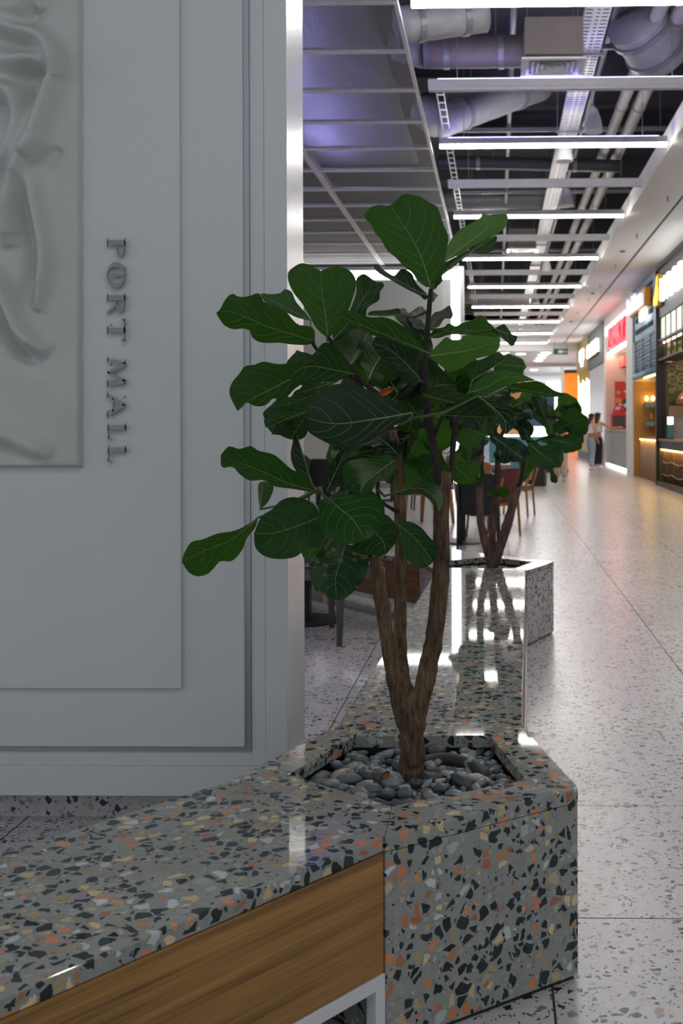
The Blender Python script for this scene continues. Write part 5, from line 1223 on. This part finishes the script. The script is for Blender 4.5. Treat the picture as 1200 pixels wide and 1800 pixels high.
MB().box(3.63, 3.77, 24.30, 24.33, 1.031, 1.50).build('body', 'slate', tb_, bevel=0.006); MB().box(3.637, 3.763, 24.289, 24.299, 1.33, 1.493).build('lit_picture', 'screen_lit', tb_); MB().box(3.637, 3.763, 24.289, 24.299, 1.05, 1.325).build('photo_picture', 'teal', tb_)
lp = thing('pendant_lamp', 'copper pendant lamp hanging over the slate shop counter', 'lamp', (4.0, 24.2, 1.75))
MB().lathe([(0.20, 0), (0.16, 0.12), (0.06, 0.25), (0.03, 0.28)], (4.0, 24.2, 1.77), 20).build('shade', 'copper', lp, True); MB().tube([(4.0, 24.2, 2.051), (4.0, 24.2, 2.719)], 0.01, 6).build('cord', 'black', lp)
bxp = thing('oven_block', 'brown kraft faced block behind the slate shop counter', 'oven', (4.0, 24.75, 1.02))
MB().box(3.76, 4.29, 24.6, 24.95, 1.5, 1.74).build('upper_board', 'cardboard', bxp); MB().box(3.80, 4.29, 24.62, 24.95, 1.021, 1.499).build('lower_block', 'concrete', bxp); MB().box(3.78, 4.0, 24.6, 24.9, 1.741, 1.80).build('tray', 'black', bxp)

# --- 2 dusty blue shop
ya, yb = 25.25, 29.5
s = thing('shop_front', 'dusty blue shop front with shutter grid and orange edged sign', 'shop', (4.2, 27.4, 0))
B1('upper_board', 'blue', s, ya, yb, 3.45, TOP, SX + 0.02, SX + 0.2)
B1('edge_post', 'blue_d', s, yb - 0.09, yb, 3.46, 4.62, SX - 0.01, SX + 0.019)
for z in (3.95, 3.66, 4.58):
    for k in range(9):
        y = yb - 0.55 - k * 0.36; b = MB()
        MB().tube([(SX + 0.012, y + 0.06, z - 0.05), (SX + 0.012, y, z + 0.05), (SX + 0.012, y - 0.06, z - 0.05), (SX + 0.012, y - 0.1, z + 0.05)], 0.022, 5).build('ornament', 'blue_d', s)
B1('sign_body', 'orange_sign', s, 26.1, 29.05, 4.05, 4.50, SX - 0.16, SX + 0.0, 0.03)
text_mesh('baklava', 0.52, 0.06, M['lilac_sign'], 'sign_letters', s, (SX - 0.20, 29.0, 4.12), XR, YU, 2.85, 0.02)
B1('sign_tag', 'white_sign', s, 26.4, 27.4, 3.80, 4.02, SX - 0.12, SX - 0.05, 0.02)
B1('shutter_frame', 'blue', s, ya, yb, 2.62, 3.449, SX + 0.08, SX + 0.2)
for k in range(4): B1('shutter_stile', 'blue', s, ya + k * 1.36, ya + k * 1.36 + 0.10, 2.66, 3.44, SX + 0.02, SX + 0.079)
for k in range(3):
    for j in range(8):
        B1('shutter_pane', 'blue_d', s, ya + k * 1.36 + 0.101, ya + (k + 1) * 1.36 - 0.001, 2.705 + j * 0.092, 2.768 + j * 0.092, SX + 0.055, SX + 0.07)
        B1('shutter_bar', 'blue', s, ya + k * 1.36 + 0.101, ya + (k + 1) * 1.36 - 0.001, 2.769 + j * 0.092, 2.796 + j * 0.092, SX + 0.03, SX + 0.075)
B1('inner_light', 'led_warm', s, ya, yb - 0.1, 2.53, 2.56, SX + 0.25, SX + 0.32)
MB().tube([(SX + 0.03, ya, 2.56), (SX + 0.03, yb, 2.56)], 0.075, 14).build('roll_tube', 'blue', s, True)
B1('rear_wall', 'osb', s, ya, yb, 0, 2.6, SX + 0.9, SX + 0.95); B1('side_wall', 'osb', s, yb - 0.05, yb, 0, 2.45, SX + 0.0, SX + 0.9)
B1('counter_top', 'cardboard', s, ya, yb - 0.4, 0.98, 1.02, SX + 0.08, SX + 0.5); B1('counter_light', 'led_warm', s, ya, yb - 0.4, 0.955, 0.978, SX + 0.10, SX + 0.14)
B1('counter_core', 'cardboard', s, ya, yb - 0.4, 0, 0.95, SX + 0.2, SX + 0.48)
for k in range(30): MB().tube([(SX + 0.17, ya + 0.07 + k * 0.128, 0.0), (SX + 0.17, ya + 0.07 + k * 0.128, 0.95)], 0.055, 6).build('reed', 'weave', s, True)
for z in (1.38, 1.86):
    MB().box(3.80, 4.40, yb - 0.34, yb - 0.051, z, z + 0.04).build('shelf', 'blue', s)
    for k in range(5):
        x = 3.80 + k * 0.12; MB().solid([(x, yb - 0.345, z), (x + 0.118, yb - 0.345, z), (x + 0.118, yb - 0.345, z - 0.05), (x + 0.059, yb - 0.345, z - 0.12), (x, yb - 0.345, z - 0.05)], (0, 0.02, 0)).build('shelf_edging', 'blue', s)
for k, x in enumerate((3.86, 4.02)):
    v = thing('shelf_lamp', '%s small glowing amber lamp on the upper blue shelf' % ['left', 'right'][k], 'lamp', (x, yb - 0.2, 1.90))
    MB().lathe([(0.05, 0), (0.04, 0.03), (0.02, 0.05)], (x, yb - 0.2, 1.901), 10).build('foot', 'cardboard', v); MB().lathe([(0.02, 0.05), (0.045, 0.09), (0.04, 0.14), (0.01, 0.17)], (x, yb - 0.2, 1.902), 10).build('shade', 'led_warm', v, True)
for k, (x, h) in enumerate(((3.88, 0.12), (3.99, 0.27), (4.2, 0.24), (4.32, 0.18))):
    o = MB().lathe([(0.035, 0), (0.05, 0.05), (0.048, h * 0.6), (0.02, h * 0.85), (0.025, h)], (x, yb - 0.2, 1.4205), 12).build('clay_jar', 'osb', None, True)
    tag(o, '%s clay jar from the left on the lower blue shelf' % ORD[k], 'jar', 'clay jars on the lower blue shelf')

# --- white pillar and 3 white shop with red sign
MB().box(SX - 0.03, SX + 0.9, 29.52, 30.9, 0, TOP).build('white_pillar', 'soffit', wr)
ya, yb = 30.92, 37.6
s = thing('shop_front', 'white and pink shop front with red lettering over a red booth', 'shop', (4.2, 34, 0))
B1('sign_board', 'marble', s, ya, yb - 0.25, 3.7, 4.5, SX + 0.12, SX + 0.2); B1('sign_light', 'white_sign', s, ya, yb - 0.25, 4.28, 4.5, SX + 0.09, SX + 0.119)
B1('top_board', 'soffit', s, ya, yb - 0.25, 4.5, TOP, SX + 0.0, SX + 0.2); B1('end_post', 'soffit', s, yb - 0.24, yb, 0, TOP, SX + 0.0, SX + 1.2)
text_mesh('FUNKY', 0.75, 0.1, M['redsign'], 'sign_letters', s, (SX + 0.04, 36.2, 3.82), XR, YU, 4.6, 0.03)
M['led_soft'] = glow('soft_white_strip', (1.0, 0.80, 0.62), 9.0)
B1('soffit_light', 'led_soft', s, ya, yb - 0.3, 3.62, 3.66, SX + 0.14, SX + 0.2)
B1('reveal', 'pink', s, yb - 0.30, yb - 0.245, 1.2, 3.7, SX + 0.05, SX + 1.2); B1('rear_wall', 'pink', s, ya, yb - 0.31, 0, 3.7, SX + 1.2, SX + 1.25)
MB().box(3.98, 4.74, 35.6, 37.0, 3.18, 3.5).build('coral_canopy', 'coral', s)
MB().box(3.84, 4.55, 36.9, 36.96, 1.72, 2.75).build('poster_board', 'redpaint', s)
for k in range(26):
    x, z = rnd.uniform(3.9, 4.48), rnd.uniform(1.8, 2.68); a = rnd.uniform(0.04, 0.11); c = rnd.choice(['white_metal', 'ochre', 'coral', 'navy', 'orange_sign', 'white_metal'])
    MB().solid([(x + a * math.cos(t_) * 1.2, 36.885 - k * 0.0006, z + a * 0.8 * math.sin(t_)) for t_ in [i_ * 0.7854 for i_ in range(8)]], (0, 0.012, 0)).build('sticker', c, s)
B1('counter_top', 'concrete', s, ya, yb - 0.31, 1.14, 1.19, SX + 0.0, SX + 0.6); B1('counter_front', 'concrete', s, ya, yb - 0.31, 0.12, 1.139, SX + 0.03, SX + 0.1)
B1('kick_light', 'white_sign', s, ya, yb - 0.31, 0.03, 0.11, SX + 0.08, SX + 0.12); B1('kick_back', 'soffit', s, ya, yb - 0.31, 0, 0.12, SX + 0.121, SX + 0.6)
bt = thing('display_case', 'red framed display case with arched handle on the white counter', 'case', (3.9, 36.3, 1.19))
MB().box(3.66, 4.10, 36.1, 36.6, 1.245, 1.62).build('glass_box', 'slate', bt)
for z in (1.19, 1.621): MB().box(3.63, 4.13, 36.07, 36.63, z + 0.0005, z + 0.053).build('rim', 'redpaint', bt)
for x in (3.63, 4.08): MB().box(x, x + 0.05, 36.05, 36.10, 1.244, 1.62).build('post', 'redpaint', bt)
MB().box(3.70, 4.06, 36.1, 36.6, 1.675, 1.76).build('lid', 'redpaint', bt)
MB().tube([(3.88 + 0.14 * math.cos(a), 36.35, 1.76 + 0.2 * math.sin(a)) for a in [i_ * math.pi / 8 for i_ in range(9)]], 0.022, 8).build('handle', 'redpaint', bt, True)
hl = thing('hanging_paddle', 'black arm with dangling pale paddle above the red booth', 'decoration', (4.1, 36.3, 2.6))
MB().tube([(4.22, 36.3, 3.179), (4.22, 36.3, 2.75), (4.16, 36.3, 2.62), (4.08, 36.3, 2.68)], 0.025, 8).build('arm', 'black', hl, True)
MB().solid([(4.08, 36.28, 2.72), (3.98, 36.28, 3.0), (4.04, 36.28, 3.02), (4.14, 36.28, 2.6)], (0, 0.03, 0)).build('paddle', 'cream', hl)

# --- 4 dark grey sign over marble
ya, yb = 37.62, 43.6
s = thing('shop_front', 'dark grey sign board with white letters over a marble front', 'shop', (4.0, 40.6, 0))
B1('sign_board', 'slate', s, ya, yb, 3.42, TOP, SX - 0.02, SX + 0.6); B1('marble_front', 'marble', s, ya, yb, 1.25, 3.419, SX + 0.02, SX + 0.1)
text_mesh('SLAM', 0.62, 0.1, M['white_sign'], 'sign_letters', s, (SX - 0.09, 43.0, 3.86), XR, YU, 3.9, 0.03)
B1('sign_edge', 'ochre', s, 39.0, 43.1, 3.8, 3.86, SX - 0.12, SX - 0.021)
B1('glass_counter', 'teal', s, ya, yb, 0.75, 1.249, SX + 0.0, SX + 0.4); B1('counter_front', 'concrete', s, ya, yb, 0, 0.749, SX - 0.02, SX + 0.4)
# --- 5 mustard shop
ya, yb = 43.62, 49.5
s = thing('shop_front', 'mustard yellow sign board with white emblem at the far end', 'shop', (4.0, 46.5, 0))
B1('sign_board', 'ochre', s, ya, yb, 3.55, TOP, SX - 0.05, SX + 0.6)
B1('emblem', 'white_sign', s, 45.4, 47.2, 3.95, 4.4, SX - 0.12, SX - 0.051, 0.02); B1('emblem', 'white_sign', s, 46.0, 46.4, 3.72, 3.949, SX - 0.12, SX - 0.051, 0.02)
for k in range(8): B1('fringe', 'ochre', s, 43.8 + k * 0.7, 44.2 + k * 0.7, 3.1 + 0.1 * (k % 3), 3.549, SX + 0.0, SX + 0.08)
B1('counter', 'ochre', s, ya, yb, 0.3, 1.0, SX - 0.05, SX + 0.5); B1('counter_base', 'slate', s, ya, yb, 0, 0.299, SX - 0.02, SX + 0.5)
B1('lit_menu', 'white_sign', s, ya, yb, 2.0, 3.0, SX + 0.6, SX + 0.65); B1('rear_wall', 'coral', s, ya, yb, 1.0, 3.5, SX + 0.7, SX + 0.75)

# ------------------------------------------------------------------ the far end
fe = setting('ceiling_far', 'white lowered ceiling at the far end of the mall', (0, 55, 4.6))
MB().box(-7.0, 5.3, 49.2, 90, 4.55, 4.65).build('ceiling_board', 'soffit', fe); MB().box(-7.0, 5.3, 48.9, 49.19, 4.55, 6.19).build('bulkhead', 'soffit', fe)
for y in (59.0, 70.0): MB().box(-7.0, 5.3, y, y + 0.3, 4.4, 4.549).build('downstand', 'soffit', fe)
M['downlight'] = glow('downlight_lens', (1, 0.95, 0.9), 4.0)
n = 0
for px, py in ((886, 621), (959, 620), (954, 624), (950, 629), (946, 634), (938, 650), (915, 622)):
    g = G(px, py, 4.55)
    o = MB().lathe([(0.20, -0.02), (0.22, -0.001)], g, 14).build('downlight', 'downlight'); tag(o, '%s round recessed downlight in the far lowered ceiling' % ORD[n], 'downlight', 'downlights in the far ceiling'); n += 1
ex = thing('exit_sign', 'green emergency exit sign hanging from the far ceiling', 'sign', P(985, 618, 47)); g = P(985, 618, 47)
M['exit_green'] = glow('exit_green_glow', (0.01, 0.12, 0.06), 0.03)
MB().box(g.x - 0.30, g.x + 0.30, g.y, g.y + 0.06, g.z - 0.12, g.z + 0.12).build('box', 'exit_green', ex)
MB().box(g.x - 0.10, g.x + 0.10, g.y - 0.012, g.y - 0.001, g.z - 0.06, g.z + 0.06).add([(g.x + 0.16, g.y - 0.01, g.z - 0.05), (g.x + 0.24, g.y - 0.01, g.z), (g.x + 0.16, g.y - 0.01, g.z + 0.05)], [(0, 1, 2)]).build('pictogram', 'white_metal', ex)
MB().tube([(g.x - 0.25, g.y + 0.03, g.z + 0.121), (g.x - 0.25, g.y + 0.03, SZ + 1.3)], 0.01, 5).tube([(g.x + 0.25, g.y + 0.03, g.z + 0.121), (g.x + 0.25, g.y + 0.03, SZ + 1.3)], 0.01, 5).build('hangers', 'galv', ex)
we = setting('wall_end', 'bright end wall of the mall with lit shops', (0, 86, 0))
M['far_white'] = plain('far_white_wall', (0.78, 0.76, 0.78), 0.6)
MB().box(-7.0, 6.5, 84, 84.3, 0, 4.549).build('wall_board', 'far_white', we)
M['lit_window'] = glow('lit_shop_window', (1.0, 0.97, 0.97), 1.0); M['lit_orange'] = glow('orange_lit_column', (1.0, 0.22, 0.02), 0.30); M['lit_blue'] = glow('blue_lit_window', (0.25, 0.5, 0.75), 0.15)
for k, (x0, x1, z0, z1, m) in enumerate(((-6, -2.2, 0.3, 3.6, 'lit_window'), (-1.8, 1.2, 0.6, 3.4, 'lit_blue'), (1.6, 3.6, 0.2, 3.9, 'lit_window'), (3.9, 6.3, 0.2, 4.2, 'lit_window'))):
    MB().box(x0, x1, 83.9, 83.99, z0, z1).build('shop_window', m, we)
oc = thing('orange_column', 'glowing orange column at the far end right of the aisle', 'column', (3.75, 55, 0))
MB().lathe([(0.42, 0.0), (0.42, 3.9)], (P(1006, 700, 56).x, 56, 0.0), 24).build('shaft', 'lit_orange', oc, True)
MB().lathe([(0.46, 3.9), (0.46, 4.06)], (P(1006, 700, 56).x, 56, 0.0), 24).build('capital', 'darkgrey', oc, True)
for k, (x, y, z0, z1, w, m, lab) in enumerate(((3.75, 52.0, 0.4, 3.6, 1.3, 'lit_window', 'tall glowing white advertising screen beside the mustard shop'), (2.9, 66.0, 0.3, 3.9, 1.5, 'lit_window', 'tall glowing white screen left of the orange column'))):
    t = thing('light_box', lab, 'screen', (x + w / 2, y, 0)); MB().box(x, x + w, y, y + 0.15, z0, z1).build('face', m, t); MB().box(x + 0.1, x + w - 0.1, y + 0.02, y + 0.13, 0, z0 - 0.001).build('stand', 'darkgrey', t)
    if k == 0:
        for j, (a, b_, mm) in enumerate(((2.9, 3.2, 'coral'), (2.2, 2.6, 'navy'), (1.5, 2.0, 'lit_orange'), (0.9, 1.2, 'navy'), (1.25, 1.4, 'ochre'))):
            MB().box(x + 0.5 + 0.1 * j, x + 1.25, y - 0.012, y - 0.001, a, b_).build('printed_patch', mm, t)
# ------------------------------------------------------------------ people
def skin_obj(name, joints, edges, mat, parent, sub=2, root=0):
    me = bpy.data.meshes.new(name); me.from_pydata([j[0] for j in joints], edges, [])
    me.materials.append(mat); o = bpy.data.objects.new(name, me); COL.objects.link(o); o.parent = parent
    sk = o.modifiers.new('skin', 'SKIN'); sk.use_smooth_shade = True
    for i, j in enumerate(joints):
        r = j[1]; me.skin_vertices[0].data[i].radius = r if hasattr(r, '__len__') else (r, r); me.skin_vertices[0].data[i].use_root = (i == root)
    ss = o.modifiers.new('sub', 'SUBSURF'); ss.levels = sub; ss.render_levels = sub
    return o
M['skin'] = plain('skin', (0.48, 0.26, 0.17), 0.55, var=0.06); M['hair'] = plain('dark_hair', (0.02, 0.013, 0.010), 0.5, var=0.3, scale=60)
M['denim'] = plain('pale_blue_denim', (0.30, 0.36, 0.44), 0.8); M['whitecloth'] = plain('white_cotton', (0.66, 0.60, 0.58), 0.8)
M['beige'] = plain('beige_cotton', (0.52, 0.43, 0.37), 0.8); M['blackcloth'] = plain('black_cloth', (0.012, 0.012, 0.014), 0.8); M['lips'] = plain('lips', (0.35, 0.09, 0.08), 0.5)
def person(label, loc, rz, h, top, bottom, arms, stride=0.10, lean=0.0, hair_long=True, wide=1.0, sleeves=False, shades=False):
    """arms: two lists of (elbow, wrist) offsets from the shoulder in body space (x right, y forward, z up), for height 1.7"""
    t = thing('person', label, 'person', loc, rz); k = h / 1.7
    def v(x, y, z): return (x * k, (y + lean * max(0, z - 0.95)) * k, z * k)
    sh = 0.165 * wide
    J = [(v(0, 0, 0.92), (0.135 * k, 0.10 * k)), (v(0, 0, 1.08), (0.115 * k, 0.085 * k)), (v(0, 0, 1.25), (0.135 * k, 0.095 * k)), (v(0, 0, 1.38), (0.10 * k, 0.075 * k)), (v(0, 0.005, 1.46), 0.05 * k), (v(0, 0.02, 1.54), (0.068 * k, 0.08 * k)), (v(0, 0.025, 1.63), (0.07 * k, 0.085 * k)), (v(0, 0.02, 1.68), 0.045 * k)]
    Eg = [(i, i + 1) for i in range(7)]
    feet = []
    for s, st in ((-1, stride), (1, -stride)):
        b = len(J); x = s * 0.085
        J += [(v(x, 0, 0.86), 0.085 * k), (v(x * 1.05, st * 0.5 + 0.02, 0.48), 0.056 * k), (v(x * 1.1, st, 0.30), 0.05 * k), (v(x * 1.1, st, 0.085), 0.036 * k), (v(x * 1.2, st + 0.12, 0.045), 0.034 * k)]
        Eg += [(0, b), (b, b + 1), (b + 1, b + 2), (b + 2, b + 3), (b + 3, b + 4)]; feet.append((x, st))
    armj = []
    for s, (el, wr) in zip((-1, 1), arms):
        b = len(J); S = (s * sh, 0, 1.37)
        e = tuple(a + c for a, c in zip(S, el)); w = tuple(a + c for a, c in zip(e, wr))
        J += [(v(*S), 0.05 * k), (v(*e), 0.037 * k), (v(*w), 0.026 * k)]
        Eg += [(3, b), (b, b + 1), (b + 1, b + 2)]
        d = Vector(wr).normalized(); side = d.orthogonal().normalized()
        hp = Vector(w) + d * 0.05; J.append((v(*hp), (0.034 * k, 0.022 * k))); Eg.append((b + 2, b + 3)); hb = b + 3
        for f in range(4):
            q = hp + d * (0.075 - 0.008 * abs(f - 1.5)) + side * (f - 1.5) * 0.019; J.append((v(*q), 0.009 * k)); Eg.append((hb, len(J) - 1))
        q = hp + d * 0.02 + side * 0.05; J.append((v(*q), 0.010 * k)); Eg.append((hb, len(J) - 1))
        armj.append((S, e, w))
    skin_obj('body', J, Eg, M['skin'], t, 2)
    # trousers: a looser skin over hips and legs
    J2 = [(v(0, 0, 1.02), (0.14 * k, 0.105 * k)), (v(0, 0, 0.90), (0.155 * k, 0.12 * k))]; E2 = [(0, 1)]
    for (x, st) in feet:
        b = len(J2); J2 += [(v(x, 0, 0.80), 0.105 * k), (v(x * 1.05, st * 0.5 + 0.02, 0.48), 0.086 * k), (v(x * 1.15, st, 0.10), 0.085 * k)]; E2 += [(1, b), (b, b + 1), (b + 1, b + 2)]
    skin_obj('trousers', J2, E2, bottom, t, 2, 1)
    J3 = [(v(0, 0, 1.03 if sleeves else 1.12), (0.15 * k, 0.11 * k)), (v(0, 0, 1.24), (0.155 * k, 0.113 * k)), (v(0, 0, 1.37), (0.125 * k, 0.09 * k)), (v(0, 0, 1.43), 0.07 * k)]; E3 = [(0, 1), (1, 2), (2, 3)]
    if sleeves:
        for S, e, w in armj:
            b = len(J3); J3 += [(v(*S), 0.065 * k), (v(*e), 0.052 * k), (v(*(Vector(e) * 0.25 + Vector(w) * 0.75)), 0.045 * k)]; E3 += [(2, b), (b, b + 1), (b + 1, b + 2)]
    skin_obj('top', J3, E3, top, t, 2, 1)
    for (x, st) in feet:
        m = MB(); p = v(x * 1.15, st + 0.04, 0)
        m.grid(lambda u, w_: (p[0] + 0.05 * k * math.cos(w_ * 6.2832) * math.sin(u * math.pi) , p[1] + 0.14 * k * -math.cos(u * math.pi), 0.045 * k + 0.044 * k * math.sin(w_ * 6.2832) * math.sin(u * math.pi)), 10, 12).build('shoe', 'whitecloth', t, True, local=True)
    hj = [(v(0, -0.015, 1.60), (0.078 * k, 0.088 * k)), (v(0, -0.01, 1.67), (0.075 * k, 0.085 * k)), (v(0, -0.01, 1.715), 0.045 * k)]; he = [(0, 1), (1, 2)]
    if hair_long: hj += [(v(0, -0.085, 1.50), (0.07 * k, 0.035 * k)), (v(0, -0.10, 1.36), (0.06 * k, 0.03 * k))]; he += [(0, 3), (3, 4)]
    skin_obj('hair', hj, he, M['hair'], t, 2)
    for s in (-1, 1):
        MB().lathe([(0.004, 0), (0.011, 0.006), (0.004, 0.013)], v(s * 0.03, 0.108, 1.595), 8).build('eye', 'blackcloth', t, local=True)
    MB().add([v(-0.014, 0.10, 1.56), v(0.014, 0.10, 1.56), v(0, 0.135, 1.563), v(0, 0.105, 1.60)], [(0, 1, 2), (1, 3, 2), (3, 0, 2)]).build('nose', 'skin', t, local=True)
    MB().box(-0.022 * k, 0.022 * k, v(0, 0.105, 1.53)[1] - 0.02, v(0, 0.105, 1.53)[1] - 0.004, 1.527 * k, 1.537 * k).build('mouth', 'lips', t, local=True)
    if shades: MB().box(-0.065 * k, 0.065 * k, v(0, 0.115, 1.6)[1], v(0, 0.115, 1.6)[1] + 0.012, 1.585 * k, 1.62 * k).build('sunglasses', 'blackcloth', t, local=True)
    return t
w1 = G(1039, 826)
pw = person('woman in white crop top and pale jeans turned towards the counter', (w1.x, w1.y, 0), R(-60), 1.68, M['whitecloth'], M['denim'],
       [((-0.03, 0.02, -0.26), (0.06, 0.16, -0.10)), ((0.05, 0.0, -0.27), (-0.02, 0.10, -0.20))], 0.08, 0.03)
w2_ = G(1052, 820)
person('woman in pale top leaning an arm on the counter behind her friend', (3.13, 35.35, 0), R(-35), 1.72, M['whitecloth'], M['blackcloth'],
       [((-0.05, 0.05, -0.26), (0.03, 0.2, -0.05)), ((0.22, 0.14, -0.15), (0.20, 0.14, 0.02))], 0.05, 0.06)
hb = thing('shoulder_bag', 'black shoulder bag hanging at the hip of woman in jeans', 'bag', (w1.x - 0.27, w1.y + 0.1, 0.78))
MB().box(w1.x - 0.33, w1.x - 0.22, w1.y + 0.0, w1.y + 0.25, 0.80, 1.05).build('body', 'blackcloth', hb, bevel=0.02)
MB().tube([(w1.x - 0.28, w1.y + 0.03, 1.045), (w1.x - 0.2, w1.y + 0.08, 1.42), (w1.x - 0.28, w1.y + 0.22, 1.045)], 0.012, 6).build('strap', 'blackcloth', hb)
m1 = G(985, 846)
person('person in beige shirt and trousers walking down the aisle behind the leaves', (m1.x, m1.y, 0), R(172), 1.80, M['beige'], M['beige'],
       [((-0.04, 0.06, -0.27), (0.02, 0.14, -0.20)), ((0.04, -0.08, -0.27), (0.0, 0.0, -0.25))], 0.20, 0.0, False, 1.12, True, True)
